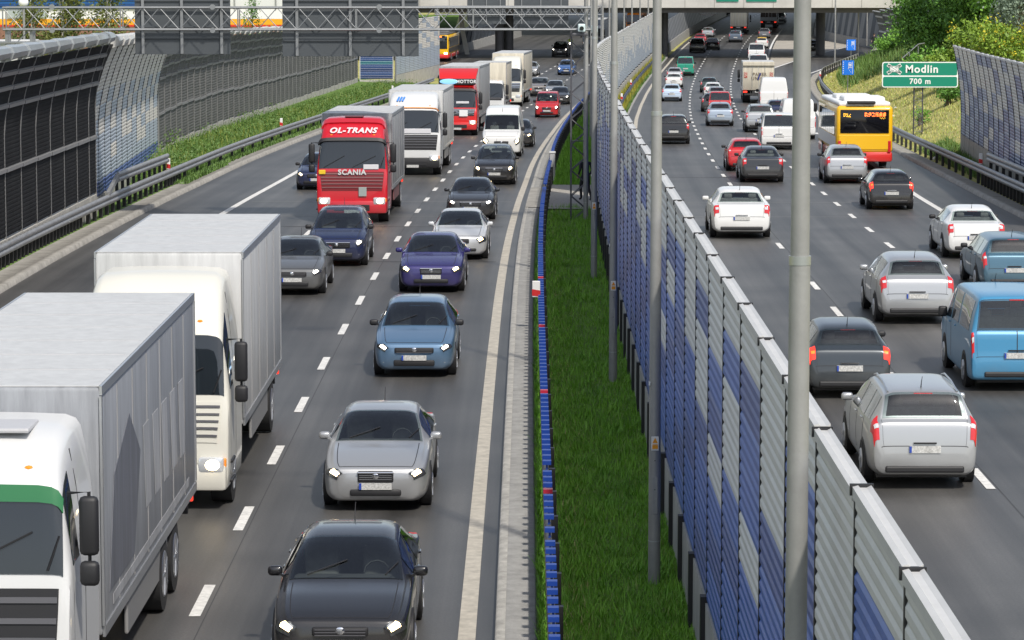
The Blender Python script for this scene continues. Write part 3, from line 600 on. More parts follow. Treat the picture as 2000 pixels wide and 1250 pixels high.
# ------------------------------------------------------------------ the setting
def interp(tab):
    xs = [a for a, b in tab]; ys = [b for a, b in tab]
    return lambda s: float(np.interp(s, xs, ys))
edgeR = interp([(0,9.7),(110,9.85),(150,10.0),(208,10.25),(250,10.6),(268,10.9),(285,11.7),(304,13.7),(320,15.7),(340,18.7),(360,22.5),(420,36),(600,70)])   # right guardrail
kerbR = lambda s: edgeR(s) - .95
rampK = interp([(0,0),(265,0),(300,.0),(600,0)])
KL = -20.85
asphL = interp([(0,KL),(262,KL),(285,-24),(300,-28),(330,-33),(600,-45)])

def road_mat(name, base, uvwear=True):
    m = bpy.data.materials.new(name); m.use_nodes = True; nt = m.node_tree; N = nt.nodes.new; L = nt.links.new; b = nt.nodes['Principled BSDF']
    g = N('ShaderNodeNewGeometry'); uv = N('ShaderNodeUVMap'); uv.uv_map = 'lane'
    n1 = N('ShaderNodeTexNoise'); n1.inputs['Scale'].default_value = 26; n1.inputs['Detail'].default_value = 7; n1.inputs['Roughness'].default_value = .8; L(g.outputs['Position'], n1.inputs['Vector'])
    n2 = N('ShaderNodeTexNoise'); n2.inputs['Scale'].default_value = .33; n2.inputs['Detail'].default_value = 5; L(g.outputs['Position'], n2.inputs['Vector'])
    # long streaks of rubber and oil along the lanes: noise stretched along the road, in lane coordinates
    mp = N('ShaderNodeMapping'); mp.inputs['Scale'].default_value = (1.25, .018, 1); L(uv.outputs[0], mp.inputs[0])
    n3 = N('ShaderNodeTexNoise'); n3.inputs['Scale'].default_value = 1.; n3.inputs['Detail'].default_value = 5; n3.inputs['Roughness'].default_value = .6; L(mp.outputs[0], n3.inputs['Vector'])
    r1 = N('ShaderNodeMapRange'); r1.inputs['From Min'].default_value = .3; r1.inputs['From Max'].default_value = .72; r1.inputs['To Min'].default_value = .62; r1.inputs['To Max'].default_value = 1.42; L(n1.outputs['Fac'], r1.inputs[0])
    r2 = N('ShaderNodeMapRange'); r2.inputs['From Min'].default_value = .3; r2.inputs['From Max'].default_value = .7; r2.inputs['To Min'].default_value = .78; r2.inputs['To Max'].default_value = 1.2; L(n2.outputs['Fac'], r2.inputs[0])
    r3 = N('ShaderNodeMapRange'); r3.inputs['From Min'].default_value = .32; r3.inputs['From Max'].default_value = .68; r3.inputs['To Min'].default_value = .50; r3.inputs['To Max'].default_value = 1.38; L(n3.outputs['Fac'], r3.inputs[0])
    a = N('ShaderNodeMath'); a.operation = 'MULTIPLY'; L(r1.outputs[0], a.inputs[0]); L(r2.outputs[0], a.inputs[1])
    c = N('ShaderNodeMath'); c.operation = 'MULTIPLY'; L(a.outputs[0], c.inputs[0]); L(r3.outputs[0], c.inputs[1])
    # resurfaced patches across the carriageway
    sx = N('ShaderNodeSeparateXYZ'); L(uv.outputs[0], sx.inputs[0])
    v = N('ShaderNodeVectorMath'); v.operation = 'SCALE'; v.inputs['Scale'].default_value = 1.
    cx = N('ShaderNodeCombineColor'); 
    for i, k in enumerate(base):
        mm = N('ShaderNodeMath'); mm.operation = 'MULTIPLY'; mm.inputs[1].default_value = k; L(c.outputs[0], mm.inputs[0]); L(mm.outputs[0], cx.inputs[i])
    L(cx.outputs[0], b.inputs['Base Color']); b.inputs['Roughness'].default_value = .48; b.inputs['Specular IOR Level'].default_value = .5
    bp = N('ShaderNodeBump'); bp.inputs['Strength'].default_value = .2; bp.inputs['Distance'].default_value = .006; L(n1.outputs['Fac'], bp.inputs['Height']); L(bp.outputs[0], b.inputs['Normal'])
    return m
ASPH = road_mat('asphalt', (.068,.066,.063)); ASPHD = road_mat('asphalt_verge', (.078,.074,.069))
CONC = mat('concrete_light', (.28,.275,.26), .8, var=.22, scale=3.5, bump=.3, bscale=30, coord='world')
CONCD = mat('concrete_worn', (.30,.285,.255), .85, var=.28, scale=2., bump=.4, bscale=24, coord='world')
KERBM = mat('kerb_concrete', (.38,.365,.33), .8, var=.3, scale=5, bump=.4, bscale=30, coord='world')
PAINTW = mat('road_paint_white', (.66,.65,.62), .6, var=.24, scale=7, coord='world')
PAINTY = mat('road_paint_cream', (.44,.405,.34), .65, var=.24, scale=5, coord='world')
SOIL = mat('soil_grass', (.065,.13,.016), .95, col2=(.13,.22,.035), scale=2.2, bump=.5, bscale=9, coord='world')
DRY = mat('dry_grass_slope', (.22,.25,.055), .95, col2=(.46,.40,.15), scale=.55, bump=.7, bscale=5, coord='world')

def strip(name, offs, s0, s1, step, m, kind='structure', parent=None, uv=True, smooth=True):
    """a sheet along the road through cross-section points (offset, height); either may be a function of s"""
    ss = np.arange(s0, s1 + .01, step); ss = ss if ss[-1] >= s1 - .01 else np.append(ss, s1)
    V = []; UV = []; n = len(offs)
    for s in ss:
        for o, z in offs:
            o = o(s) if callable(o) else o; z = z(s) if callable(z) else z
            V.append(P(s, o, z)); UV.append((o, s))
    F = [(i*n+j, i*n+j+1, (i+1)*n+j+1, (i+1)*n+j) for i in range(len(ss)-1) for j in range(n-1)]
    me = bpy.data.meshes.new(name); me.from_pydata([tuple(v) for v in V], [], F); me.materials.append(m)
    lay = me.uv_layers.new(name='lane'); li = np.zeros(len(me.loops), dtype=np.int32); me.loops.foreach_get('vertex_index', li)
    lay.data.foreach_set('uv', np.array(UV, np.float32)[li].ravel())
    if smooth: me.shade_smooth()
    o = bpy.data.objects.new(name, me); COL.objects.link(o)
    if kind: o['kind'] = kind
    if parent: o.parent = parent
    return o

# ground far and wide, with the bank on the right
bankf = interp([(0,.35),(120,.6),(150,1),(285,1),(312,.42),(345,.25),(600,.25)])
def bank(s, d):                       # height of the bank D metres beyond the right guardrail
    return .02 + min(max(d - .7, 0)*.47, 4.6)*bankf(s)
gx = [-420,-160,-70,-40,-30,-26]
goffs = [(o, -.25 if o > -60 else -.6) for o in gx] + [(-23,-.22),(0,-.22)]
for d in (-1.2,-.2,.4,.9,2,3.5,5,7,9.5,11,14,20,40,120,400):
    goffs.append((lambda s, d=d: edgeR(s) + d, lambda s, d=d: (bank(s, d) if d > -1 else -.22) - (.12 if d < .3 else 0)))
strip('ground', goffs, 8, 600, 6, DRY)
me_ = bpy.data.meshes.new('terrain'); me_.from_pydata([(-4000,-800,-2.7),(4000,-800,-2.7),(4000,6000,-2.7),(-4000,6000,-2.7)], [], [(0,1,2,3)]); me_.materials.append(mat('far_fields', (.10,.15,.04), .95, col2=(.22,.22,.09), scale=.02, coord='world')); to_ = bpy.data.objects.new('terrain', me_); COL.objects.link(to_); to_['kind'] = 'structure'
# carriageways
strip('road_left', [(asphL, 0), (-15, 0.0), (-7.83, 0)], 8, 600, 3, ASPH)
strip('road_right', [(-4.05, 0), (3, 0), (lambda s: kerbR(s), 0)], 8, 600, 3, ASPH)
# carriageway margins, kerbs and slabs
strip('kerb_strip_median', [(-7.84,0),(-7.83,.10),(-7.70,.115),(-7.33,.115),(-7.31,.06)], 8, 320, 2.5, CONC)
strip('kerb_line_median', [(-7.825,.10),(-7.80,.121),(-7.705,.123)], 8, 320, 2.5, KERBM)
strip('weed_strip', [(-7.31,.06),(-7.1,.09)], 8, 320, 4, SOIL)
strip('median_bed', [(-7.1,.09),(-6.2,.12),(-5.2,.10),(-4.7,.1)], 8, 330, 4, SOIL)
strip('kerb_strip_right_road', [(-4.72,.11),(-4.25,.11),(-4.1,.10),(-4.04,-.01)], 8, 330, 3, CONC)
strip('kerb_left', [(KL-.85,.10),(KL-.25,.10),(KL-.24,.14),(KL-.03,.13),(KL+.015,-.01)], 8, 262, 2, CONCD)
strip('kerb_right', [(lambda s: kerbR(s)-.02,-.01),(lambda s: kerbR(s)+.02,.13),(lambda s: kerbR(s)+.22,.14),(lambda s: kerbR(s)+.23,.11),(lambda s: kerbR(s)+.70,.11),(lambda s: kerbR(s)+.74,-.02)], 8, 318, 2, CONCD)
strip('verge_left', [(-29,.55),(-26,.35),(-23.5,.12),(KL-.85,.09)], 8, 262, 5, SOIL)
# kerb stones: narrow joints seen along the near side
# painted lines
def line(name, off, s0, s1, w, m, dz=.008, step=3.): return strip(name, [(lambda s: (off(s) if callable(off) else off) - w/2, dz), (lambda s: (off(s) if callable(off) else off) + w/2, dz)], s0, s1, step, m)
def dashes(name, off, s0, s1, period, ln, w, m, phase=0.):
    V = []; F = []
    s = s0 + phase
    while s < s1:
        o = off(s) if callable(off) else off; k = len(V)
        V += [P(s, o-w/2, .008), P(s, o+w/2, .008), P(s+ln/2, o+w/2, .008), P(s+ln, o+w/2, .008), P(s+ln, o-w/2, .008), P(s+ln/2, o-w/2, .008)]
        F += [(k,k+1,k+2,k+5),(k+5,k+2,k+3,k+4)]; s += period
    me = bpy.data.meshes.new(name); me.from_pydata([tuple(v) for v in V], [], F); me.materials.append(m)
    o = bpy.data.objects.new(name, me); COL.objects.link(o); o['kind'] = 'structure'; return o
loff = interp([(0,-11.72),(60,-11.72),(80,-11.58),(110,-11.52),(150,-11.45),(210,-11.32),(600,-11.28)])
dashes('lane_markings', loff, 8, 480, 6, 2, .15, PAINTW, phase=.55+ .3)
dashes('lane_markings', -14.5, 8, 480, 6, 2, .15, PAINTW, phase=3.2)
dashes('lane_markings', 0., 6.5, 500, 6, 2, .15, PAINTW, phase=0.)
dashes('lane_markings', lambda s: interp([(0,3.34),(110,3.29),(150,3.2),(190,3.1),(230,3.2),(330,3.36)])(s), 6.5, 500, 6, 2, .15, PAINTW, phase=0.25)
line('edge_line_median', interp([(0,-8.19),(75,-8.18),(100,-8.14),(230,-8.02),(600,-8.0)]), 8, 420, .22, PAINTY, step=2)
line('edge_line_right_road', -3.45, 8, 420, .22, PAINTY)
line('edge_line_left', interp([(0,-18.15),(106,-18.13),(130,-17.95),(200,-17.9),(600,-17.9)]), 8, 300, .22, PAINTW)
line('edge_line_exit', interp([(0,6.6),(115,6.64),(135,6.95),(200,8.35),(217,8.7),(250,9.0),(275,9.5),(290,10.5),(304,12.3),(330,16),(345,18.4),(380,25)]), 8, 380, .22, PAINTW, step=2)
dashes('exit_dots', 6.62, 170, 300, 4, 2, .2, PAINTW)
line('gore_line', interp([(285,6.7),(300,6.8),(320,9.2),(345,12.8),(380,19)]), 286, 378, .22, PAINTW)
line('gore_line', 6.62, 296, 420, .22, PAINTW)
strip('gore_paving', [(6.9,.006),(interp([(290,6.95),(300,7.),(320,9.0),(345,12.6),(380,18.8)]),.006)], 300, 378, 4, mat('gore_paving', (.36,.33,.28), .85, var=.15, scale=.8, coord='world'))
for o_, a_, b_ in ((-11.58,12,300),(.12,14,300)):
    line('tar_seam', o_, a_, b_, .018, mat('tar_seam', (.05,.05,.05), .6), .004)
# thin expansion joints sealed across both carriageways
jm = mat('joint_sealant', (.26,.26,.25), .6); jd = mat('joint_tar', (.03,.03,.03), .6)
for s, m_, w in ((110.6,jm,.10),(103.3,jm,.08),(98.6,jd,.12),(86,jd,.10),(126,jd,.1)):
    strip('expansion_joint', [(-17.8,.005),(-12,.005),(-8.4,.005)], s, s+w, w, m_, smooth=False)
    if s > 100: strip('expansion_joint', [(-3.2,.005),(2,.005),(6.3,.005)], s, s+w, w, m_, smooth=False)
# paved crossing in the median, by the gantry foot
PAV = mat('paving_blocks', (.34,.32,.285), .85, var=.2, scale=9, coord='world')
strip('median_paving', [(-7.05,.15),(-5.45,.15)], 105, 118.5, 3, PAV)
strip('median_paving', [(-7.8,.135),(-7.3,.135),(-7.05,.15)], 106, 117, 3, CONCD)

# ------------------------------------------------------------------ noise barriers
ALU = mat('barrier_alu', (.62,.615,.585), .4, 0., var=.06, scale=3, coord='world')
BLUE1 = mat('barrier_blue', (.036,.115,.43), .36, 0., var=.12, scale=3, coord='world')
BLUE2 = mat('barrier_deep_blue', (.028,.072,.29), .36, 0., var=.12, scale=3, coord='world')
BLUEP = mat('barrier_pale_blue', (.36,.41,.47), .4, 0., var=.1, scale=3, coord='world')
CREAMP = mat('barrier_cream', (.62,.59,.53), .5, 0., var=.08, scale=3, coord='world')
DARKP = mat('barrier_dark', (.016,.0165,.018), .85, spec=.15, var=.25, scale=1.2, coord='world')
DARKG = mat('barrier_dark_grey', (.125,.125,.12), .75, spec=.2, var=.2, scale=1.2, coord='world')
RAILG = mat('barrier_rail_grey', (.26,.26,.26), .45, .3)
POSTD = mat('barrier_post_dark', (.016,.016,.018), .5)
POSTG = mat('barrier_post_grey', (.22,.22,.22), .45, .3)
CAPW = mat('barrier_cap', (.56,.555,.54), .42, .1, var=.06, scale=4, coord='world')
CAPT = mat('barrier_cap_tube', (.42,.44,.45), .32, .6, var=.06)
PLIN = mat('barrier_plinth', (.40,.385,.35), .85, var=.18, scale=2, bump=.25, bscale=18, coord='world')

def resample(pts, bay):
    pts = [Vector(p) for p in pts]; out = [pts[0]]; acc = 0.; i = 0; cur = pts[0]
    while i < len(pts)-1:
        d = (pts[i+1] - cur).length
        if acc + d >= bay: cur = cur + (pts[i+1] - cur)*((bay - acc)/d); out.append(cur); acc = 0.
        else: acc += d; cur = pts[i+1]; i += 1
    if (pts[-1] - out[-1]).length > .25*bay: out.append(pts[-1])
    return out
def noise_wall(label, pts, bay, plinth, boards, side, H, lean=0., lean0=.6, ribs=.125, rib_d=.014, mats=None, post=None, cap='box', capm=None, rails=(), post_w=.055, low_post=None, group=None, capr=.17, post_over=.03, post_out=.018, capw=(-.09,.032), jit=(), thick=.08):
    """BOARDS(i) -> [(height from, height to, material index)]; SIDE +1 / -1: which side of the line faces the road"""
    pp = resample(pts, bay); o = thing('noise_barrier', label, 'noise barrier', tuple(pp[0]), group=group); B0 = pp[0]
    h0 = H*lean0
    def sh(h): return lean*max(0, (h-h0)/(H-h0))**1.8 if lean else 0.
    for i in range(len(pp)-1):
        A, B = pp[i] - B0, pp[i+1] - B0; d = (B-A).normalized(); n = Vector((-d.y, d.x, 0)).normalized()*side; zb = (A.z+B.z)/2 + (jit[i % len(jit)] if jit else 0)
        A = Vector((A.x, A.y, zb)); B = Vector((B.x, B.y, zb)); a = A + d*post_w*.5; b = B - d*post_w*.5
        prof = []                                  # (height, depth, material)
        for z0, z1, mi in boards(i):
            k = max(1, round((z1-z0)/ribs)); rh = (z1-z0)/k
            for q in range(k):
                z = z0 + q*rh; prof += [(z + rh*.02, 0 if q else -.003, mi), (z + rh*.26, rib_d, mi), (z + rh*.70, rib_d, mi), (z + rh*.94, 0 if q < k-1 else -.003, mi)]
        for rz in rails:
            prof = [p for p in prof if not (rz-.06 < p[0] < rz+.06)] + [(rz-.06, 0, 2), (rz-.05, .07, 2), (rz+.05, .07, 2), (rz+.06, 0, 2)]
        prof.sort(key=lambda p: p[0])
        back = [(prof[-1][0], -thick, 0)] + [(h, -thick, 0) for h in np.linspace(prof[-1][0]-.3, prof[0][0]+.3, 5)] + [(prof[0][0], -thick, 0)]
        ring = prof + back; k = len(ring); vs = []; fs = []; ms = []
        for E in (a, b):
            for h, dp, mi in ring: vs.append(E + n*(dp + sh(h)) + Vector((0,0,h)))
        for j in range(k):
            fs.append((j, (j+1) % k, k+(j+1) % k, k+j)); ms.append(ring[j][2])
        fs += [tuple(range(k-1, -1, -1)), tuple(range(k, 2*k))]; ms += [0, 0]
        mb = MB(); mb.v = [tuple(v) for v in vs]; mb.f = fs; mb.m = ms
        mb.build('panel', mats, o)
        if plinth:
            MB().loft([[E + n*u + Vector((0,0,h)) for u, h in ((-.14,-.5),(.03,-.5),(.03,plinth-.01),(-.14,plinth-.01))] for E in (a, b)]).build('plinth', PLIN, o)
        if cap == 'box':
            top = prof[-1][0]
            cb = MB().loft([[E + n*(u + sh(H)) + Vector((0,0,h)) for u, h in ((capw[0],top-.02),(capw[1],top-.02),(capw[1],top+.05),(.3*capw[0]+.7*capw[1],top+.06),(.4*capw[0]+.6*capw[1],top+.045),(.75*capw[0]+.25*capw[1],top+.045),(capw[0],top+.06))] for E in (a - d*post_w*.35, b + d*post_w*.35)])
            cb.build('cap', capm or CAPW, o)
            if low_post: MB().box(b + n*((capw[0]+capw[1])/2) + d*.03 + Vector((0,0,top+.03)), (capw[1]-capw[0]+.03, .03, .075)).build('cap_bracket', POSTD, o)
        elif cap == 'tube':
            c = n*(sh(H) + .02) + Vector((0,0,H+capr*.75))
            cb = MB().cyl(a + c - d*.03, b + c + d*.03, capr*1.12, capr*.86, n=8)
            cb.build('cap', capm or CAPT, o)
    for i, p in enumerate(pp):
        d = (pp[min(i+1, len(pp)-1)] - pp[max(i-1, 0)]).normalized(); n = Vector((-d.y, d.x, 0)).normalized()*side; q = p - B0
        hs = [-.3, 0, H*.3, h0] + ([h0 + (H-h0)*t for t in (.25,.5,.75)] if lean else []) + [H + post_over]
        rings = []
        for h in hs:
            c = q + n*(.0 + sh(h)) + Vector((0,0,h)); rings.append([c + d*sx*post_w/2 + n*sy for sx, sy in ((-1,-thick-.015),(1,-thick-.015),(1,post_out),(-1,post_out))])
        pm = MB().loft(rings); ob = pm.build('post', post or POSTD, o)
        if low_post:
            MB().loft([[q + d*sx*.085 + n*sy + Vector((0,0,h)) for sx, sy in ((-1,-.02),(1,-.02),(1,.085),(-1,.085))] for h in (-.3, low_post)]).build('foot_post', POSTD, o)
    return o

# the tall barrier in the median, in two lengths
rb = random.Random(11)
def med_boards(i, far=False):
    out = []; n = 8
    for k in range(n):
        z0 = 1.0 + .5*k; t = n-1-k                      # t = 0 at the top
        ph = (i*3 + t*2) % 7
        pr = ([.95,.52,.48,.36,.14,.0,.0,.0] if not far else [1,.95,.85,.6,.45,.25,.1,.0])[t]
        w = rb.random()*.55 + (.45 if ph < 3 else 0)
        mi = 0 if w < pr else (1 if (k + i) % 3 else 2)
        out.append((z0, z0+.5, mi))
    return out
line_pts = lambda off, s0, s1, dz=0., st=2.: [tuple(P(s, off, dz)) for s in np.arange(s0, s1+.01, st)]
noise_wall('tall median noise barrier of blue and grey ribbed panels beside the lamp posts', line_pts(-5.33, 11.6, 112, .0), 2.62, 1.0, med_boards, +1, 5.0, mats=[ALU, BLUE1, BLUE2], cap='box', low_post=1.05, jit=(0,-.012,.008,-.02,.006,-.01,.012))
noise_wall('grey-blue noise barrier bending right along yellow weeds towards the bridge', line_pts(-5.30, 113.2, 326, .0), 2.62, .9, lambda i: med_boards(i, True), -1, 5.0, mats=[ALU, BLUEP, BLUEP], cap='box', jit=(0,-.04,.02,-.05,.02,-.03,.03))

# left side: dark curved barrier, then a pale striped one, then a long dark grey one
lw = lambda tab, z: [(Vector(P(s, o, z))) for s, o in tab]
def dark_boards(hs): return lambda i: [(hs[k]+.05, hs[k+1]-.05, 0) for k in range(len(hs)-1)]
hs1 = [.85, 2.74, 4.52, 5.03, 5.45, 5.85]
nb = noise_wall('black curved noise barrier with fat grey tube caps behind the guardrail', lw([(58,-21.95),(101.8,-22.05)], .0), 2.66, .85, dark_boards(hs1), -1, 5.9, lean=.55, lean0=.62, ribs=.12, rib_d=.008, mats=[DARKP, DARKP, RAILG], post=POSTG, cap='tube', rails=hs1[1:-1], capr=.2, post_w=.05, post_out=.02)
rs = random.Random(5)
def stripe_boards(i):
    out = []; n = 10
    for k in range(n):
        z0 = .55 + .52*k; t = k/(n-1)
        if t > .68: mi = 1
        elif t > .34: mi = 1 if (i + k) % 2 else 0
        elif t > .20: mi = 1 if rs.random() < .35 else 0
        else: mi = 0
        if k == 0: mi = 2
        out.append((z0, z0+.52, mi))
    return out
def gline(a, b, n=14): return [Vector(a).lerp(Vector(b), i/n) for i in range(n+1)]
noise_wall('pale blue and cream striped noise barrier between the two dark ones', gline((-14.05,102.6,-.15), (-15.95,138.5,-.75)), 2.72, .55, stripe_boards, -1, 5.75, lean=.75, lean0=.5, ribs=.13, rib_d=.016, mats=[BLUEP, CREAMP, BLUE2], post=POSTD, cap='tube', capm=CAPW, post_w=.06, capr=.2, post_out=.02)
hs2 = [.62, 2.25, 3.85, 4.4, 4.9, 5.35]
gp = [(-16.05,139.4,-.8),(-16.15,151,-.85),(-15.95,165,-.95),(-15.5,186,-1.3),(-14.6,219,-1.75),(-12.85,257,-2.0)]
noise_wall('long dark grey noise barrier running above the weedy verge', gp, 2.66, .62, dark_boards(hs2), -1, 5.4, lean=.6, lean0=.62, ribs=.14, rib_d=.02, mats=[DARKG, DARKG, RAILG], post=POSTG, cap='tube', capm=CAPW, rails=hs2[1:-1], post_w=.07, capr=.15, post_out=.05, jit=(0,.05,.02,.07,.03,.06,.01))
def blue_boards(i): return [(.5 + .3*k, .8 + .3*k, (1 if k % 2 else 2) if k != 4 else 3) for k in range(10)]
noise_wall('short deep blue ribbed noise screen facing the traffic', gline((-12.75,258.3,-2.0), (-9.95,258.6,-2.0), 4), 2.78, .45, blue_boards, -1, 3.5, mats=[ALU, mat('screen_blue', (.012,.05,.17), .4), mat('screen_deep_blue', (.008,.03,.11), .4), mat('barrier_teal', (.01,.12,.16), .4)], post=CAPW, cap='box', ribs=.15)
noise_wall('pale grey-blue noise barrier ending beside the city bus', gline((-9.75,259,-2.1), (-6.75,287,-2.15)), 2.7, .9, lambda i: [(.9 + .45*k, 1.35 + .45*k, 1 if (k < 4 or (i+k) % 3 == 0) else 0) for k in range(10)], -1, 5.4, mats=[CREAMP, BLUEP], post=POSTG, cap=None, ribs=.15)
# right side
rr_ = random.Random(9)
def right_boards(i):
    out = []
    for k in range(8):
        z0 = .8 + .5*k; t = k/7
        p = .05 if t < .4 else (.45 if t < .75 else .8)
        out.append((z0, z0+.5, 0 if rr_.random() < p else (1 if (k+i) % 2 else 2)))
    return out
noise_wall('leaning blue and grey striped noise barrier on the grass bank', [(20.58,140.8,-.30),(19.72,126.5,-.25),(18.75,112,-.1),(17.9,97,.0)], 2.25, .8, right_boards, -1, 4.85, lean=.42, lean0=.35, ribs=.125, rib_d=.014, mats=[mat('barrier_stone_grey', (.58,.565,.52), .5, var=.1, scale=3, coord='world'), mat('barrier_slate_blue', (.21,.26,.39), .4, var=.12, scale=3, coord='world'), mat('barrier_navy', (.075,.115,.27), .4, var=.12, scale=3, coord='world')], post=POSTD, cap='box', post_w=.075, post_out=.026)
noise_wall('dark noise barrier with white rails behind the two pedestrians', [(36.1,303,.15),(35.9,292,.5),(35.3,276,1.0),(34.5,262,1.3)], 7., .3, lambda i: [(.3,1.15,0),(1.25,1.95,0),(2.05,2.6,0),(2.7,3.2,0)], -1, 3.3, lean=.7, lean0=.35, ribs=.2, rib_d=.02, mats=[DARKG, DARKG, CAPW], post=POSTG, cap='box', rails=(1.2,2.0,2.65))

# ------------------------------------------------------------------ guardrails
GALV = mat('galvanised_steel', (.30,.305,.31), .5, .45, var=.18, scale=2.5, coord='world')
GALVD = mat('galvanised_dark', (.10,.10,.105), .5, .5, var=.2, scale=2, coord='world')
WPROF = [(.44,0),(.47,.05),(.53,.075),(.58,.06),(.61,.012),(.66,.06),(.71,.075),(.77,.05),(.80,0),(.79,-.02),(.44,-.02)]
def wbeam(mb, off, s0, s1, side, z=0., step=2.):
    rings = []
    for s in np.arange(s0, s1+.01, step):
        o = off(s) if callable(off) else off
        rings.append([P(s, o + side*d, h + z) for h, d in WPROF])
    mb.loft(rings); return mb
def rel(mb, o):                                   # shift world vertices into the frame of their parent
    l = o.location; mb.v = [(a-l.x, b-l.y, c-l.z) for a, b, c in mb.v]; return mb
def guardrail(label, off, s0, s1, side, post_at, m=GALV, pm=POSTD, z=0.):
    of = off if callable(off) else (lambda s: off)
    o = thing('guardrail', label, 'guardrail', tuple(P(s0, of(s0), z)))
    rel(wbeam(MB(), of, s0, s1, side, z), o).build('rail', m, o, 60)
    n = 0
    many = MB()
    for s, w in post_at:
        if not s0 <= s <= s1: continue
        c = P(s, of(s) - side*.09, z); c2 = P(s+.1, of(s+.1) - side*.09, z); d = (c2-c).normalized(); nn = Vector((-d.y, d.x, 0))
        mb = many if n >= 99 else MB()
        mb.loft([[c + d*a*w/2 + nn*b*.06 + Vector((0,0,h)) for a, b in ((-1,-1),(1,-1),(1,1),(-1,1))] for h in (-.35, .74)])
        if n < 99: rel(mb, o).build('post', pm, o)
        n += 1
    if many.v: rel(many, o).build('post', pm, o, kind='stuff')
    return o
RL = -21.72
pl = [(s, .09) for s in np.arange(76.5, 97.5, .62)] + [(s, .12) for s in np.arange(98.5, 116, 1.33)] + [(s, .12) for s in np.arange(117, 121.5, .8)] + [(s, .12) for s in np.arange(122.6, 256, 4.0)]
g = guardrail('long grey guardrail on dark posts below the noise barriers', RL, 74, 258, +1, pl)
up = MB(); wbeam(up, RL, 104.5, 117, +1, .62, 2.5); rel(up, g).build('upper_rail', GALV, g, 60)
ub = MB()
ub.beam(P(102.2, RL, .8) - g.location, P(104.5, RL, 1.3) - g.location, .12, .16); ub.build('ramp_rail', GALV, g)
for s in np.arange(105, 117.1, 1.33):
    q = MB(); c = P(s, RL-.12, 0) - g.location; q.box(c + Vector((0,0,.95)), (.10,.12,.75)); q.build('upper_post', POSTD, g)
guardrail('grey guardrail at the foot of the sunlit grass bank', lambda s: edgeR(s), 96, 322, -1, [(s, .11) for s in np.arange(96, 122, .95)] + [(s, .12) for s in np.arange(123, 322, 2.6)])
up = guardrail('upper guardrail in front of the striped barrier at the bank', lambda s: edgeR(s) + .08, 96, 121.5, -1, [(s, .1) for s in np.arange(97, 121, 1.9)], z=.55)
guardrail('dark guardrail among yellow weeds along the far median', -4.62, 168, 322, +1, [(s, .1) for s in np.arange(169, 322, 4)], m=mat('rail_blue_grey', (.045,.055,.10), .5, .4))
# median rail of the left carriageway with its row of blue anti-dazzle caps
FB = mat('blue_fin', (.008,.045,.27), .4); FR = mat('red_fin', (.45,.02,.05), .35)
o = thing('guardrail', 'median guardrail topped with a row of blue and red plastic blades', 'guardrail', tuple(P(14, -7.12)))
rel(wbeam(MB(), -7.12, 14, 262, -1, 0., 2.), o).build('rail', GALVD, o, 60)
fins = []; s = 29.
rf = random.Random(2)
while s < 262:
    fins.append(s); s += .51
    if rf.random() < .05: s += .45
for big in (0, 1):
    grp = [q for j, q in enumerate(fins) if (j >= 99) == bool(big)]; allm = MB()
    for j, s in enumerate(grp):
        if 104.5 < s < 106.5: continue
        c = P(s, -7.13, .84) - o.location; d = (P(s+.1, -7.13) - P(s, -7.13)).normalized()
        mb = allm if big else MB(); yaw = math.atan2(-d.x, d.y); M = Matrix.Rotation(yaw, 3, 'Z')
        mb.box(c, (.03, .05, .11), 0, M); mb.box(c + Vector((0,0,.06)), (.13, .13, .06), 0, M)
        if not big: mb.build('blade', FR if (j % 19) == 7 else FB, o)
    if big: allm.build('blade', FB, o, kind='stuff')
pm = MB()
for s in np.arange(30, 200, 2.): 
    c = P(s, -7.05, 0) - o.location; q = MB().box(c + Vector((0,0,.35)), (.1,.12,.8)); q.build('post', POSTD, o)

# ------------------------------------------------------------------ delineators, poles, signs
DW = mat('delineator_white', (.72,.71,.69), .5); DR = mat('delineator_red', (.50,.02,.02), .45)
def delineator(x, y, z, label, h=.34, w=.13):
    o = thing('delineator', label, 'delineator', (x, y, z), group='red and white delineators on the guardrails')
    MB().rbox((0,0,h/2), (w,.06,h), .015).build('white_body', DW, o)
    MB().prism([(-w/2-.003,h*.10),(w/2+.003,h*.04),(w/2+.003,h*.42),(-w/2-.003,h*.5)], .068).build('red_band', DR, o)
for s, off, z, lab in ((69,-7.24,.84,'large red and white striped marker beside the blue blades'),(117.2,-21.72,.80,'red and white delineator on the left guardrail where the upper rail ends'),(158,-21.72,.82,'delineator on the left guardrail near the red lorry'),
      (121.8,None,.8,'delineator at the right-hand guardrail below the striped barrier'),(197,None,.8,'delineator on the bending guardrail under the blue lane sign'),(262,None,.8,'delineator where the guardrail turns off beside the exit'),
      (207,-4.62,.8,'nearer delineator above the yellow weeds'),(240,-4.62,.8,'farther delineator above the yellow weeds'),(224,-21.72,.8,'delineator on the left guardrail near the blue screen')):
    p = P(s, off if off is not None else edgeR(s) + .02, z); delineator(p.x, p.y, p.z, lab, *( (.37,.18) if s < 70 else (.42,.14)))
# cabinet on the median rail by the paved crossing
t = thing('roadside_cabinet', 'small pale grey cabinet standing at the end of the blue blades', 'cabinet', tuple(P(122, -7.05, .1)))
MB().rbox((0,0,.55), (.22,.5,1.1), .03).build('housing', mat('cabinet_grey', (.42,.42,.42), .5), t); MB().rbox((0,0,1.13), (.26,.54,.07), .02).build('lid', CAPW, t)

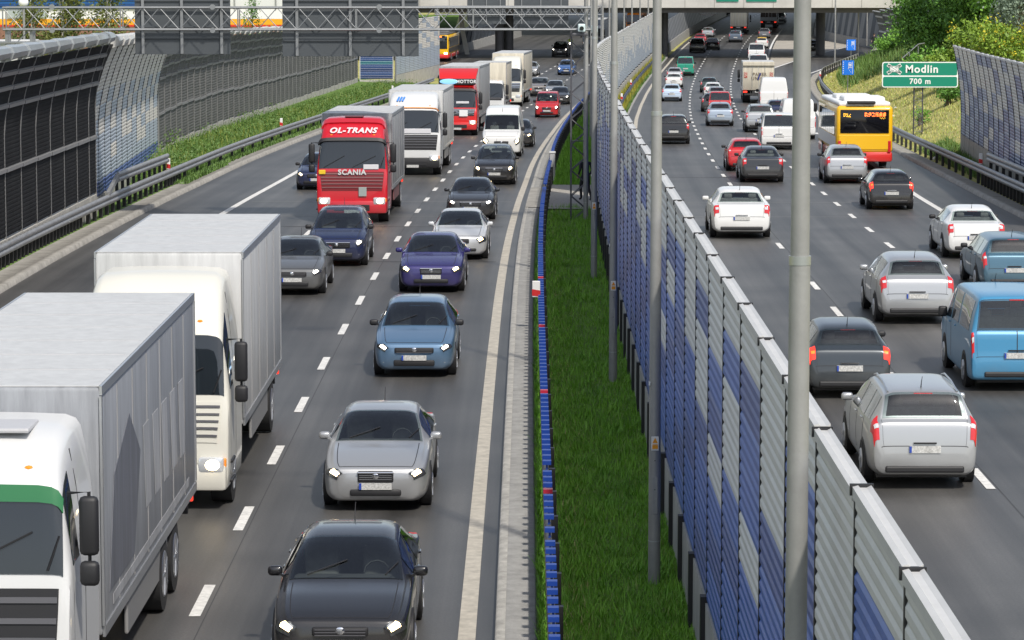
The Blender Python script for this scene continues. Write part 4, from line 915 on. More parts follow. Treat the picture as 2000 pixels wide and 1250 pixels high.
POLE = mat('pole_grey', (.30,.30,.29), .5, .3, var=.16, scale=1.6, bump=.08, bscale=40)
STW = mat('sticker_white', (.72,.72,.70), .5); STO = mat('sticker_orange', (.75,.30,.01), .5)
def lamp_post(s, off, label, h=12., r=.082, sticker=True, group=None, base=None):
    p = base or P(s, off, .08); o = thing('lamp_post', label, 'lamp post', tuple(p), group=group)
    MB().cyl((0,0,-.1), (0,0,6.35), r, r*.86, 24).build('lower_shaft', POLE, o, 40)
    MB().cyl((0,0,6.33), (0,0,h), r*.78, r*.5, 24).build('upper_shaft', POLE, o, 40)
    MB().cyl((0,0,6.30), (0,0,6.36), r*.9, r*.9, 24).cyl((0,0,.62), (0,0,.635), r*1.012, r*1.012, 24).build('joint_ring', CAPT, o, 40)
    a = MB().tube([(0,0,h-.05),(-.5,0,h+.5),(-1.6,0,h+.8)], [.04,.035,.03]).build('arm', POLE, o, 50)
    MB().rbox((-1.95,0,h+.82), (.8,.28,.12), .05).build('lamp_head', POLE, a)
    if sticker:
        q = MB().rbox((-.0,-r*1.0,1.95), (.10,.012,.19), .004).build('warning_plate', STW, o)
        MB().prism([(-.035,1.96),(.035,1.96),(0,2.03)], .02, Matrix.Translation((0,-r-.004,0))).build('warning_triangle', STO, q)
        MB().box((0,-r-.004,1.905), (.075,.02,.05)).build('warning_bar', STO, q)
        MB().box((0,-r-.004,1.938), (.07,.02,.007)).build('warning_line', STO, q)
        MB().rbox((0,-r*.985,1.25), (.075,.012,.5), .005).build('service_door', POLE, o)
        MB().cyl((0,-r*.99,1.72), (0,-r*1.06,1.72), .008, n=6).cyl((0,-r*.99,1.33), (0,-r*1.06,1.33), .008, n=6).build('bolt', BLK, o)
        MB().box((-r*.92,-r*.4,2.75), (.02,.05,.05)).build('number_tag', STW, o)
labs = {0:'nearest lamp post, its foot out of view, in front of the striped barrier',1:'grey lamp post whose foot stands in the median grass beside black barrier posts',2:'lamp post in the median grass, the third from the viewer',3:'lamp post in the median grass just past the gantry tower'}
for k in range(4): lamp_post(20.5 + 19.9*k, -5.62 if k == 0 else -5.73, labs[k], group=None)
for k in range(4, 17): lamp_post(20.5 + 19.9*k, -5.74, 'slim pale lamp post in the row above the far median barrier', sticker=False, group='far lamp posts along the median')
RP = [((31.9,304.5,-1.85),'thin lamp post inside the bend of the exit guardrail'),((37.1,330.5,-1.6),'thin lamp post beside the farther blue sign'),((40.5,352,-1.2),'thin lamp post on the footpath beyond the bridge shadow'),((44.5,372,-1),'thin lamp post against the bridge face furthest along the path')]
for b, l in RP: lamp_post(0, 0, l, 11., .085, False, base=b)

STEEL = mat('gantry_steel', (.27,.28,.285), .42, .5, var=.1, scale=2, coord='world')
STEELD = mat('gantry_steel_dark', (.10,.10,.11), .5, .4)
SIGNB = mat('sign_back_grey', (.082,.092,.10), .5, .3, var=.08, scale=.8, coord='world')
def truss(mb, x0, x1, y0, y1, z0, z1, cell, r=.036, rd=.016):
    for y in (y0, y1):
        for z in (z0, z1): mb.cyl((x0,y,z), (x1,y,z), r, n=10)
        n = max(1, round((x1-x0)/cell)); 
        for i in range(n):
            a = x0 + (x1-x0)*i/n; m_ = x0 + (x1-x0)*(i+.5)/n; b = x0 + (x1-x0)*(i+1)/n
            hi, lo = (z1, z0) if y == y0 else (z0, z1)
            mb.cyl((a,y,hi), (m_,y,lo), rd, n=6); mb.cyl((m_,y,lo), (b,y,hi), rd, n=6)
    n = max(1, round((x1-x0)/(cell*3)))
    for i in range(n+1):
        a = x0 + (x1-x0)*i/n
        for y in (y0, y1): mb.cyl((a,y,z0), (a,y,z1), rd*1.5, n=6)
        for z in (z0, z1): mb.cyl((a,y0,z), (a,y1,z), rd, n=6)
GY = 100.6; G0 = (0, GY, 0)
def sign_back(name, label, x0, x1, y, z0, z1, posts, ribs, dark=SIGNB):
    o = thing(name, label, 'road sign', ((x0+x1)/2, y, z0)); w = x1-x0; h = z1-z0
    MB().box((0,0,h/2), (w,.05,h)).build('panel', dark, o)
    fr = MB()
    for rz in ribs: fr.box((0,-.05,rz-z0), (w*.985,.06,.05))
    fr.build('stiffener', SIGNB, o)
    ps = MB()
    for px_ in posts:
        q = MB().box((px_-(x0+x1)/2,-.075,h/2), (.09,.11,h*.99)); q.build('mounting_post', STEEL, o)
    return o
g = thing('sign_gantry', 'steel lattice sign gantry carrying two large grey sign backs over the left carriageway', 'gantry', (2.2, GY, -.2))
mb = MB(); truss(mb, -16.5, 2.55, GY-.62, GY+.05, 6.17, 6.88, 1.31); rel(mb, g).build('beam', STEEL, g, 50)
tw = MB(); xs = (1.93, 2.42); ys = (GY-.4, GY+.1)
for i, x in enumerate(xs):
    for y in ys: rel(MB().beam((x,y,-.2), (x,y,6.3), .05, .05, up=(0,1,0)), g).build('leg', STEELD if i == 0 else CAPW, g)  # right legs pale as if sunlit, left legs dark: light put into the colour
z = -.1; fl = 0
while z < 5.5:
    for y in ys:
        for (xa, xb) in (((xs[0], xs[1])) , ) if False else ((xs[0], xs[1]),):
            tw.cyl((xa,y,z), (xb,y,z+.42), .017, n=6); tw.cyl((xb,y,z+.42), (xa,y,z+.84), .017, n=6)
    z += .84
for z in (2.55,): tw.cyl((xs[0],ys[0],z), (xs[1],ys[0],z), .02, n=6)
rel(tw, g).build('tower_lattice', STEELD, g)
lt = MB()
for x in (-16.4, -15.6):
    for y in (GY-.5, GY+.05): lt.beam((x,y,-.5), (x,y,6.2), .09, .09, up=(0,1,0))
for k in range(8): lt.cyl((-16.4,GY-.5,.2+.75*k), (-15.6,GY-.5,.95+.75*k), .02, n=6)
rel(lt, g).build('left_tower', STEEL, g)
pf = MB().box((-15.9,GY-.3,5.75), (1.6,.7,.06)).box((-15.9,GY-.66,5.3), (1.6,.03,.05)).box((-15.9,GY-.66,4.9), (1.6,.03,.05))
for k in range(5): pf.cyl((-16.6+.35*k,GY-.66,4.9), (-16.6+.35*k,GY-.66,5.75), .015, n=6)
for k in range(4): pf.tube([(-16.3+.3*k,GY-.7,5.7),(-16.2+.3*k,GY-.72,5.4),(-16.05+.3*k,GY-.7,5.65)], .02, 6)
rel(pf, g).build('cable_platform', STEEL, g)
jb = MB()
for x in (-9.7, -4.3, -14.9): jb.cyl((x,GY-.66,6.15), (x,GY-.58,6.15), .09, n=10).cyl((x,GY-.66,6.9), (x,GY-.58,6.9), .09, n=10)
rel(jb, g).build('flange', STEEL, g)
sign_back('gantry_sign', 'nearer-the-wall grey sign back with three posts hung on the gantry', -12.32, -9.2, GY+.22, 5.35, 9.1, (-12.05,-10.78,-9.48), (7.1,6.25,5.88,8.2))
sign_back('gantry_sign', 'wider grey sign back on the gantry above the red lorry', -7.5, -3.05, GY+.22, 5.28, 9.1, (-7.02,-5.28,-3.55), (7.1,6.22,5.80,8.2))
c = thing('traffic_camera', 'pale boxy traffic camera on a bracket at the gantry end', 'camera', (2.25, GY-.75, 6.05))
MB().rbox((0,0,.18), (.24,.5,.26), .04).build('housing', mat('camera_pale', (.55,.66,.66), .35), c); MB().cyl((0,-.25,.17), (0,-.29,.17), .07, n=14).build('lens', GLASS, c); MB().rbox((-.05,.05,-.03), (.5,.3,.09), .02).build('bracket', STEELD, c)
c = thing('traffic_camera', 'second pale traffic camera, half behind a lamp post', 'camera', (2.68, GY-.1, 6.0))
MB().rbox((0,0,.18), (.2,.42,.24), .04).build('housing', MATS['camera_pale'], c); MB().rbox((0,.0,-.0), (.2,.2,.09), .02).build('bracket', STEELD, c)

# second gantry, before the bridge
g = thing('sign_gantry', 'farther lattice gantry with two grey sign backs in front of the bridge', 'gantry', (8.4, 289, -2.2))
mb = MB(); truss(mb, -7.2, 8.5, 288.6, 289.3, 3.33, 4.12, 1.1, .05, .025); rel(mb, g).build('beam', STEEL, g, 50)
rel(MB().beam((8.4,289,-2.3), (8.4,289,4.1), .2, .2, up=(0,1,0)), g).build('leg', STEEL, g); rel(MB().beam((-7.0,289,-2.3), (-7.0,289,4.1), .2, .2, up=(0,1,0)), g).build('leg', STEEL, g)
sign_back('gantry_sign', 'narrower grey sign back on the farther gantry', -4.2, -.58, 289.6, 2.45, 6.4, (-3.7,-2.4,-1.1), (3.1,3.9,5.2))
sign_back('gantry_sign', 'wider grey sign back on the farther gantry', .2, 5.3, 289.6, 2.45, 6.4, (.9,2.7,4.6), (3.1,3.9,5.2))

# the green exit sign on its lattice posts
GREEN = mat('sign_green', (.0,.21,.13), .42); SW = mat('sign_white', (.78,.78,.76), .45); BLUES = mat('sign_blue', (.008,.17,.72), .42)
Ysg = 160.; sx0, sx1 = (1721-1000)/6000*Ysg, (1869-1000)/6000*Ysg; sz1, sz0 = 8.41 - 197*Ysg/6000, 8.41 - 246.5*Ysg/6000
o = thing('direction_sign', 'green motorway sign reading Modlin 700 m on lattice posts', 'road sign', ((sx0+sx1)/2, Ysg, sz0 - 2.3)); w = sx1-sx0; h = sz1-sz0
def rrect(w, h, r, n=5, cx=0, cz=0):
    pts = []
    for ax, az, a0 in ((w/2-r,h/2-r,0),(-w/2+r,h/2-r,90),(-w/2+r,-h/2+r,180),(w/2-r,-h/2+r,270)):
        for k in range(n+1): a = R(a0 + 90*k/n); pts.append((cx+ax+r*math.cos(a), cz+az+r*math.sin(a)))
    return pts
zc = 2.3 + h/2
bd = MB().prism(rrect(w, h, .12, cz=zc), .06).build('white_border', SW, o)
hs_ = h*.555
MB().prism(rrect(w-.1, hs_-.085, .085, cz=2.3+h-hs_/2-.006), .07).build('upper_panel', GREEN, o)
MB().prism(rrect(w-.1, h-hs_-.085, .085, cz=2.3+(h-hs_)/2+.006), .07).build('lower_panel', GREEN, o)
def letters(body, size, x, z, name, par, bold=.012): return text_part(name, body, size, SW, par, Matrix.Translation((x, -.05, z)) @ FACE_NEG_Y, bold=bold*size/.4)
letters('Modlin', .56, .02*w, 2.3+h-hs_*.52, 'lettering', o, .009)
letters('700 m', .40, .0, 2.3+(h-hs_)*.52, 'lettering', o, .009)
ic = MB(); icx, icz = -w/2 + w*.158, 2.3+h-hs_/2; iw, ih = w*.175, hs_*.60
def stroke(mb, pts, t):
    for a, b in zip(pts[:-1], pts[1:]):
        mb.beam((a[0],-.045,a[1]), (b[0],-.045,b[1]), .012, t, up=(0,0,1)) if False else mb.prism(_quad(a, b, t), .014, Matrix.Translation((0,-.045,0)))
def _quad(a, b, t):
    d = Vector((b[0]-a[0], b[1]-a[1])); d.normalize(); n = Vector((-d.y, d.x))*t/2; a = Vector(a) - d*t*.12; b = Vector(b) + d*t*.12
    return [tuple(a+n), tuple(a-n), tuple(b-n), tuple(b+n)]
for e in (-1, 1):
    dv = Vector((iw, e*ih)); nn = Vector((-dv.y, dv.x)).normalized()
    for q in (-.05, .05):
        a = Vector((icx, icz)) - dv/2 + nn*q; b = Vector((icx, icz)) + dv/2 + nn*q
        if e == 1:
            stroke(ic, [tuple(a), tuple(a.lerp(b,.36))], .07); stroke(ic, [tuple(a.lerp(b,.64)), tuple(b)], .07)
        else: stroke(ic, [tuple(a), tuple(b)], .075)
for sx_, sz_ in ((1,0),(-1,0),(0,1),(0,-1)):
    pts = []
    for k in range(7):
        t = -1 + 2*k/6
        if sx_: pts.append((icx + sx_*iw*(.5 - .2*(1-t*t)) , icz + t*ih*.42))
        else: pts.append((icx + t*iw*.42, icz + sz_*ih*(.5 - .2*(1-t*t))))
    stroke(ic, pts, .035)
ic.build('interchange_symbol', SW, o)
for x in (-.27, .18):
    lp = MB()
    for e in (-.0, ): 
        for dx in (-.07, .07): pass
    lp.cyl((x,.12,-.6), (x,.12,2.9), .022, n=8); lp.cyl((x,.36,-.6), (x,.36,2.9), .022, n=8); lp.build('leg', STEELD, o)
ll = MB(); z = -.2
while z < 2.2:
    ll.cyl((-.27,.12,z), (.18,.12,z+.2), .012, n=6); ll.cyl((.18,.12,z+.2), (-.27,.12,z+.4), .012, n=6); ll.cyl((-.27,.12,z+.2), (.18,.12,z+.2), .010, n=6); z += .4
ll.build('leg_lattice', STEELD, o)
def lane_sign(px, y, ptop, pbot, wpx, label, zb):
    x = (px-1000)/6000*y; w = wpx/6000*y; z1 = 8.41-(ptop+78)*y/6000; z0 = 8.41-(pbot+78)*y/6000; h = z1-z0
    o = thing('lane_sign', label, 'road sign', (x, y, zb)); zc = (z0+z1)/2 - zb
    b = MB().prism(rrect(w, h, .06, cz=zc), .04).build('panel', BLUES, o)
    mk = MB()
    for k in range(6): mk.prism([(-w*.40-.03,zc-h*.40+h*.15*k),(-w*.40+.03,zc-h*.40+h*.15*k),(-w*.40+.03,zc-h*.34+h*.15*k),(-w*.40-.03,zc-h*.34+h*.15*k)], .05)
    mk.prism([(w*.36,zc-h*.44),(w*.39,zc-h*.44),(w*.39,zc+h*.42),(w*.36,zc+h*.42)], .05)
    for k in range(3): mk.prism(_quad((w*(.0+.1*k), zc-h*(.06+.11*k)), (w*(.05+.1*k), zc-h*(.10+.11*k)), .03), .05)
    mk.build('lane_lines', SW, o)
    bs = MB().rbox((w*.16,-.03,zc+h*.24), (w*.26,.02,h*.20), .02)
    for q in (-1, 1): bs.box((w*.16+q*w*.08,-.03,zc+h*.125), (w*.06,.02,h*.05))
    bs.build('bus_symbol', SW, o)
    MB().rbox((w*.16,-.036,zc+h*.27), (w*.20,.02,h*.08), .01).build('bus_symbol_window', BLUES, o)
    text_part('lettering', 'BUS', h*.12, SW, o, Matrix.Translation((w*.16,-.03,zc+h*.02)) @ FACE_NEG_Y, bold=.006)
    MB().cyl((0,.06,-.6), (0,.06,z1-zb-.1), .035, n=10).build('pole', STEEL, o, 50)
lane_sign(1654.5, 222, 116, 144, 23, 'nearer blue bus lane sign on a pole by the guardrail', -1.45)
lane_sign(1660, 318, 75.5, 96.5, 18, 'farther blue bus lane sign beside the bridge shadow', -1.9)

# ------------------------------------------------------------------ bridge and the walls beyond it
BR = mat('bridge_concrete', (.47,.455,.42), .85, var=.16, scale=.35, bump=.2, bscale=6, coord='world')
BRD = mat('bridge_girder', (.115,.11,.105), .85, var=.15, scale=.6, coord='world')  # dark tone holds the shadow of the overhang above the girders
COLM = mat('pier_shaded', (.07,.07,.075), .7, var=.2, scale=.8, coord='world')  # pier colour darkened for the shade beneath the deck
o = thing('road_bridge', 'concrete road bridge crossing over both carriageways', 'bridge', (10,325,-2))
bl = o.location
def bb(name, c, d, m): return rel(MB().box(c, d), o).build(name, m, o)
bb('fascia', (-6,325.2,4.55), (94,.5,2.25), BR); bb('fascia', (-6,346.5,4.55), (94,.5,2.25), BR)
bb('deck', (-6,335.9,4.1), (94,20.7,.7), BRD)
for y in (326.6,333,339.5,345): bb('girder', (-6,y,3.3), (94,1.0,.85), BRD)
jm_ = MB()
for x in np.arange(-50, 41, 3.1): jm_.box((x,324.94,4.55), (.05,.03,2.2))
rel(jm_, o).build('joint', mat('bridge_joint', (.25,.24,.22), .8), o)
for x, y, r_ in ((-1.35,331,.46),(-.3,332,.46),(16.4,331.5,.36),(16.9,341,.36),(-1.0,343,.46),(33.6,336,.5)):
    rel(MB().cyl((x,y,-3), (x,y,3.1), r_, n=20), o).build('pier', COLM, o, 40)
tl = MB()
for a, b in ((1397,1440),(1455,1514)): tl.box(((a+b)/2*.05417-54.17,324.86,4.33), ((b-a)*.05417,.05,.5))
rel(tl, o).build('green_sign_edge', GREEN, o)
rel(MB().box((20.6,324.5,2.75), (1.6,.5,.14)), o).build('lamp_housing', BLK, o)
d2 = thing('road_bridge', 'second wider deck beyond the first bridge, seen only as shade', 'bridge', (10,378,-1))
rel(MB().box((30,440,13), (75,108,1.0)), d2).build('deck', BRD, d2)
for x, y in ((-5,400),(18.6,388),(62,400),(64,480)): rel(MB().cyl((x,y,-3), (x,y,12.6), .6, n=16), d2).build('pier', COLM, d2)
LAM = mat('lamella_grey', (.20,.205,.21), .6, var=.15, scale=.5, coord='world'); LAMD = mat('lamella_dark', (.05,.06,.075), .55, var=.3, scale=.4, coord='world')
def retaining(label, pts, h0, h1, lean, lamd=LAMD, lamm=LAM, top=None):
    o = thing('retaining_wall', label, 'wall', tuple(pts[0])); pts = [Vector(p) for p in pts]
    rings = []
    for i, p in enumerate(pts):
        d = (pts[min(i+1, len(pts)-1)] - pts[max(i-1, 0)]).normalized(); n = Vector((-d.y, d.x, 0))
        rings.append([p + n*a + Vector((0,0,z)) for a, z in ((-.25,-.4),(.25,-.4),(.2,h0),(-.2,h0))])
    rel(MB().loft(rings), o).build('parapet', CONC, o)
    rr = resample(pts, 1.6); k = 0
    ra = MB(); rbm = MB()
    for a, b in zip(rr[:-1], rr[1:]):
        d = (b-a).normalized(); n = Vector((-d.y, d.x, 0))*(1 if lean > 0 else -1); L_ = abs(lean)
        tgt = ra if k % 2 else rbm; k += 1
        tgt.loft([[p + n*(u + L_*t) + Vector((0,0,h0 + (h1-h0)*t)) for p, u in ((a,-.1),(b,-.1),(b,.06 if k % 2 else -.02),(a,.06 if k % 2 else -.02))] for t in (0,1)])
    rel(ra, o).build('lamella', lamm, o); rel(rbm, o).build('recess', lamd, o)
    return o
retaining('grey lamella wall climbing along the median beyond the bridge', [tuple(P(s, -4.9, -.05)) for s in (348,356,370,390,420,460,500)], .9, 3.2, .5)
retaining('curved dark ribbed wall on a concrete parapet beside the exit', [(42.2,352,-1.65),(40.6,362,-1.6),(39,376,-1.3),(38.6,392,-1.1),(40.5,412,-.9),(44,440,-.5)], .95, 4.2, -.5)
o = retaining('low concrete wall left of the far carriageway', [(-6.2,341,-2.0),(-4.6,352,-1.8),(-2.2,370,-1.5),(1,392,-1.2)], 1.0, 2.4, -.3, lamm=LAMD)
st = thing('inclined_strut', 'white inclined concrete strut at the wall end by the path', 'strut', (42.3,351,-1.6)); MB().loft([[(x,y,z) for x, y in ((-.25+q,-.4),(.35+q,-.4),(.35+q,.4),(-.25+q,.4))] for q, z in ((-.3,0),(.25,2.6),(.35,5.))]).build('shaft', CAPW, st)
st = thing('inclined_strut', 'white inclined concrete strut beside the green slope under the bridge', 'strut', (-5.2,339,-2)); MB().loft([[(x,y,z) for x, y in ((-.2+q,-.3),(.3+q,-.3),(.3+q,.3),(-.2+q,.3))] for q, z in ((.25,0),(-.25,2.5),(-.5,5.))]).build('shaft', CAPW, st)
# footpath and railing on the right, grassy slope on the left under the bridge
def sheet(name, pts, m):
    me = bpy.data.meshes.new(name); me.from_pydata(pts, [], [tuple(range(len(pts)))]); me.materials.append(m)
    ob = bpy.data.objects.new(name, me); COL.objects.link(ob); ob['kind'] = 'structure'; return ob
sheet('footpath', [(37.6,322,-.95),(40.2,322,-.85),(44.5,352,-.55),(47.6,380,.3),(50,420,2),(44,420,2),(43.2,380,.2),(41.6,352,-.7)], mat('path_paving', (.50,.475,.43), .85, var=.1, scale=.6, coord='world'))
sheet('green_slope', [(-30,335,-1.7),(-7,338,-1.7),(-6,350,2.2),(-28,352,2.4)], SOIL)
o = thing('railing', 'glassy pale railing curving up beside the footpath', 'railing', (42,352,-.7))
rp = [(42.6,350,-.6),(43.3,362,-.2),(44.2,378,.25),(46.5,395,1.0),(49.5,410,1.6)]
rel(MB().tube([Vector(p) + Vector((0,0,1.1)) for p in rp], .04, 6), o).build('handrail', STEEL, o)
q = MB(); 
for a, b in zip(rp[:-1], rp[1:]):
    for k in range(6): p = Vector(a).lerp(Vector(b), k/6); q.cyl(p, p + Vector((0,0,1.1)), .025, n=6)
rel(q, o).build('baluster', STEEL, o)
rel(MB().loft([[Vector(p) + Vector((dx,0,z)) for dx, z in ((-.01,.15),(.01,.15),(.01,1.0),(-.01,1.0))] for p in rp]), o).build('infill_pane', mat('railing_pane', (.42,.46,.47), .25), o)
o = thing('stair_handrail', 'thin steel handrail slanting up the grass bank', 'handrail', (25.3,200,1.2))
MB().tube([(0,0,-.2),(.05,0,.9),(1.25,1.5,1.75),(1.75,2.2,1.8)], .035, 8).build('rail', STEEL, o, 60)
for q in ((.6,.75),(1.25,1.5)): MB().cyl((q[0],q[1],-.2), (q[0],q[1],1.35+.3*q[0]-.1), .028, n=8).build('post', STEEL, o)

# ------------------------------------------------------------------ buildings beyond the left barrier
bo = thing('warehouse', 'long warehouse with blue, white, yellow and red bands', 'warehouse', (-38,262,-2)); bq = bo.location
def bpart(name, x0, x1, z0, z1, m, dy=0., dep=.3): return rel(MB().box(((x0+x1)/2, 262-dy+dep/2, (z0+z1)/2), (x1-x0, dep, z1-z0)), bo).build(name, m, bo)
rel(MB().box((-40,282,3.4), (48,38,11)), bo).build('hall', mat('hall_wall', (.55,.55,.54), .6, var=.06, scale=.4, coord='world'), bo)
bpart('brick_base', -62, -16, -2, 2.78, mat('hall_brick', (.22,.115,.08), .85, var=.2, scale=2.5, coord='world'))
bpart('red_band', -62, -16, 2.80, 2.95, mat('hall_red', (.60,.04,.015), .5), .03)
bpart('yellow_band', -62, -16, 2.96, 3.44, mat('hall_yellow', (.80,.36,.01), .5), .02)
bpart('white_band', -62, -16, 3.45, 4.28, mat('hall_white', (.74,.74,.73), .5, var=.05), .025)
cw = MB()
for k in range(12): cw.box((-53, 262.0-(.1 if k % 2 else .03), 4.4+.22*k), (44,.3,.2), k % 2)
rel(cw, bo).build('blue_cladding', [mat('hall_blue', (.012,.10,.30), .4), mat('hall_blue_dark', (.008,.055,.19), .4)], bo)
wd = MB()
for x in (-42.0,-40.2): wd.box((x,261.8,3.86), (1.5,.1,.6))
rel(wd, bo).build('window', mat('hall_window', (.35,.40,.40), .2), bo)
mu = MB()
for x in np.arange(-27, -16.2, 1.75): mu.box((x,261.85,5.6), (.07,.12,2.5))
rel(mu, bo).build('mullion', mat('mullion_grey', (.30,.31,.31), .5), bo); 
bpart('glazing', -28, -16, 4.3, 7.5, mat('hall_glazing', (.62,.64,.63), .25), .0)
o = thing('globe_lamp', 'white globe lamp on a post behind the black barrier', 'lamp', (-19.3,122,-.3)); MB().ell((0,0,7.05), (.2,.2,.2), 18, 12).build('globe', mat('globe_white', (.82,.82,.80), .4), o, 60); MB().cyl((0,0,0), (0,0,6.9), .05, n=10).build('post', POLE, o)
o = thing('electrical_box', 'pale electrical housing behind the black barrier below the gantry end', 'cabinet', (-17.2,106,-.2)); MB().rbox((0,0,2.9), (1.5,1.2,5.8), .05).build('housing', mat('box_pale', (.55,.55,.53), .5, var=.1), o); MB().rbox((0,0,5.84), (1.7,1.4,.1), .03).build('lid', CAPW, o)
# ------------------------------------------------------------------ plants
def leafmat(name, c1, c2, scale=1.2, rough=.6):
    m = mat(name, c1, rough, col2=c2, scale=scale, coord='world'); b = m.node_tree.nodes['Principled BSDF']
    b.inputs['Subsurface Weight'].default_value = 0.
    return m
def leaf_quads(C, size, aspect=.55, up=0.):
    """one leaf-sized quad at every point of C"""
    n = len(C); a = rng.normal(size=(n,3)); a[:,2] += up; a /= np.linalg.norm(a, axis=1)[:,None]
    b = rng.normal(size=(n,3)); b -= (b*a).sum(1)[:,None]*a; b /= np.linalg.norm(b, axis=1)[:,None]
    s = size*(.6 + .8*rng.random((n,1))); a = a*s; b = b*s*aspect
    V = np.stack([C-a*.5, C+b*.5, C+a*.5, C-b*.5], 1).reshape(-1,3); F = np.arange(4*n).reshape(-1,4)
    return V, F
def crown_points(blobs, n, clump, spread):
    """points grouped in clumps near the skin of several ellipsoids"""
    out = []; vol = np.array([b[3]*b[4]*b[5] for b in blobs])**.67; vol /= vol.sum()
    for b, q in zip(blobs, vol):
        k = max(3, int(n*q/clump)); d = rng.normal(size=(k,3)); d /= np.linalg.norm(d, axis=1)[:,None]
        r = .45 + .58*rng.random(k)**.6; c = np.array(b[:3]) + d*r[:,None]*np.array(b[3:6])
        for p in c: out.append(p + rng.normal(size=(clump,3))*spread*(.6+.8*rng.random()))
    return np.vstack(out)
BARK = mat('bark', (.10,.075,.05), .9, var=.3, scale=4, bump=.6, bscale=14); BIRCH = mat('birch_bark', (.55,.53,.48), .8, var=.3, scale=5)
def tree(label, x, y, z, blobs, n, size, m, trunk=None, clump=26, spread=.32, tm=BARK, name='tree', cat='tree', group=None, r=.16, m2=None):
    """BLOBS relative to the foot; limbs run from the trunk into every blob"""
    o = thing(name, label, cat, (x, y, z), group=group)
    tp = max(b[2] for b in blobs)*.8; rings = [(0,0,-.3),(.04,.02,tp*.35),(-.05,.04,tp*.7),(.03,-.03,tp)]
    tb = MB().tube(rings, [r*1.3, r, r*.7, r*.25], 8)
    for b in blobs:
        a = Vector((0,0,max(.15,b[2]*.5))); c = Vector(b[:3]); tb.tube([a, a.lerp(c,.5) + Vector((0,0,.12)), c], [r*.5, r*.32, r*.12], 6)
    tb.build('trunk' if name == 'tree' else 'stem', tm, o, 60)
    C = crown_points(blobs, n, clump, spread); V, F = leaf_quads(C, size)
    numpy_mesh('crown' if name == 'tree' else 'foliage', V, F, m, o)
    if m2:
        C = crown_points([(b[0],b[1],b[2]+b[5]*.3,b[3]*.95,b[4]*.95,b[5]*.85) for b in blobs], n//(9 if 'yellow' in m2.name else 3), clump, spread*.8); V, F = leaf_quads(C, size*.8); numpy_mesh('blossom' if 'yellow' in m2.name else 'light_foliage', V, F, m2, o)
    return o
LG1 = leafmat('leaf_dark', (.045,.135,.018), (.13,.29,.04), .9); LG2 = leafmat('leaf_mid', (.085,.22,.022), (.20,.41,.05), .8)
LG3 = leafmat('leaf_yellow_green', (.10,.19,.018), (.24,.36,.03), .9); LGY = leafmat('leaf_yellow_bloom', (.45,.40,.02), (.62,.52,.03), 1.)
LG4 = leafmat('leaf_silver', (.10,.15,.10), (.22,.28,.20), .9); LGB = leafmat('leaf_birch', (.075,.105,.018), (.17,.19,.045), 1.2)
def gz(x, y):
    s = y; 
    for _ in range(6):
        k = slope(s); q = math.sqrt(1+k*k); s += ((x-xref(s))*k + (y-s))/(1+k*k)
    k = slope(s); off = ((x-xref(s)) - (y-s)*k)/math.sqrt(1+k*k); return zr(s) + bank(s, off-edgeR(s))
def Tr(label, px, py, y, rad, h, n, size, m, **kw):
    x = (px-1000)/6000*y; z = gz(x, y); rr = random.Random(px)
    bl = [(0,0,h*.62,rad,rad,h*.36)]
    for k in range(6):
        a = rr.random()*6.28; bl.append((math.cos(a)*rad*.72, math.sin(a)*rad*.72, h*(.34+.5*rr.random()), rad*(.38+.25*rr.random()), rad*.5, h*.2))
    return tree(label, x, y, z, bl, n, size, m, **kw)
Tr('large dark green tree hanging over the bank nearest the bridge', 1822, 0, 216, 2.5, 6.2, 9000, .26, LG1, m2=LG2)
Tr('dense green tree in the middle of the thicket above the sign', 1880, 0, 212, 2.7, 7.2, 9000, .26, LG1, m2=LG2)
Tr('darkest tree of the thicket behind the yellow bushes', 1935, 0, 208, 2.6, 7.4, 8000, .26, LG1)
Tr('mid green tree at the frame side behind the silver-leaved bush', 1992, 0, 204, 2.6, 7.4, 7000, .26, LG2)
Tr('tall dark tree behind the thicket', 1850, 0, 236, 3.2, 8.8, 6000, .3, LG1)
Tr('tall mid green tree behind the thicket', 1925, 0, 238, 3.4, 9.4, 6000, .3, LG2)
Tr('tall dark tree behind the silver-leaved bush', 1995, 0, 236, 3.4, 9.6, 6000, .3, LG1)
Tr('silver-leaved bush near the frame side of the thicket', 1984, 0, 188, 1.5, 4.6, 4200, .2, LG4, name='bush', cat='bush', clump=18, spread=.26)
Tr('yellow blooming bush above the start of the striped barrier', 1905, 0, 186, 1.9, 3.3, 5000, .2, LG3, name='bush', cat='bush', m2=LGY, clump=18, spread=.22)
Tr('yellow-green bush with bloom beside the silver-leaved one', 1962, 0, 176, 1.7, 2.7, 4200, .2, LG3, name='bush', cat='bush', m2=LGY, clump=18, spread=.22)
Tr('fresh green bush at the top of the bank over the sign', 1822, 0, 196, 1.5, 2.2, 3600, .2, LG2, name='bush', cat='bush', clump=18, spread=.22)
Tr('light green bush right over the sign edge', 1862, 0, 186, 1.4, 2.0, 3200, .2, LG3, name='bush', cat='bush', clump=18, spread=.22)
Tr('dark shrub casting shade on the bank behind the sign', 1850, 0, 172, .75, 1.3, 1500, .15, LG1, name='bush', cat='bush', clump=14, spread=.16)
Tr('small shrub growing through the sign posts', 1797, 0, 166.5, .42, .9, 500, .12, LG2, name='bush', cat='bush', clump=10, spread=.12)
Tr('rough green bush on the bank top near the dark barrier', 1772, 0, 262, 1.6, 1.7, 2200, .22, LG2, name='bush', cat='bush', clump=16, spread=.25)
Tr('low green bush below the dark barrier with white rails', 1738, 0, 268, 1.3, 1.2, 1600, .2, LG2, name='bush', cat='bush', clump=16, spread=.22)
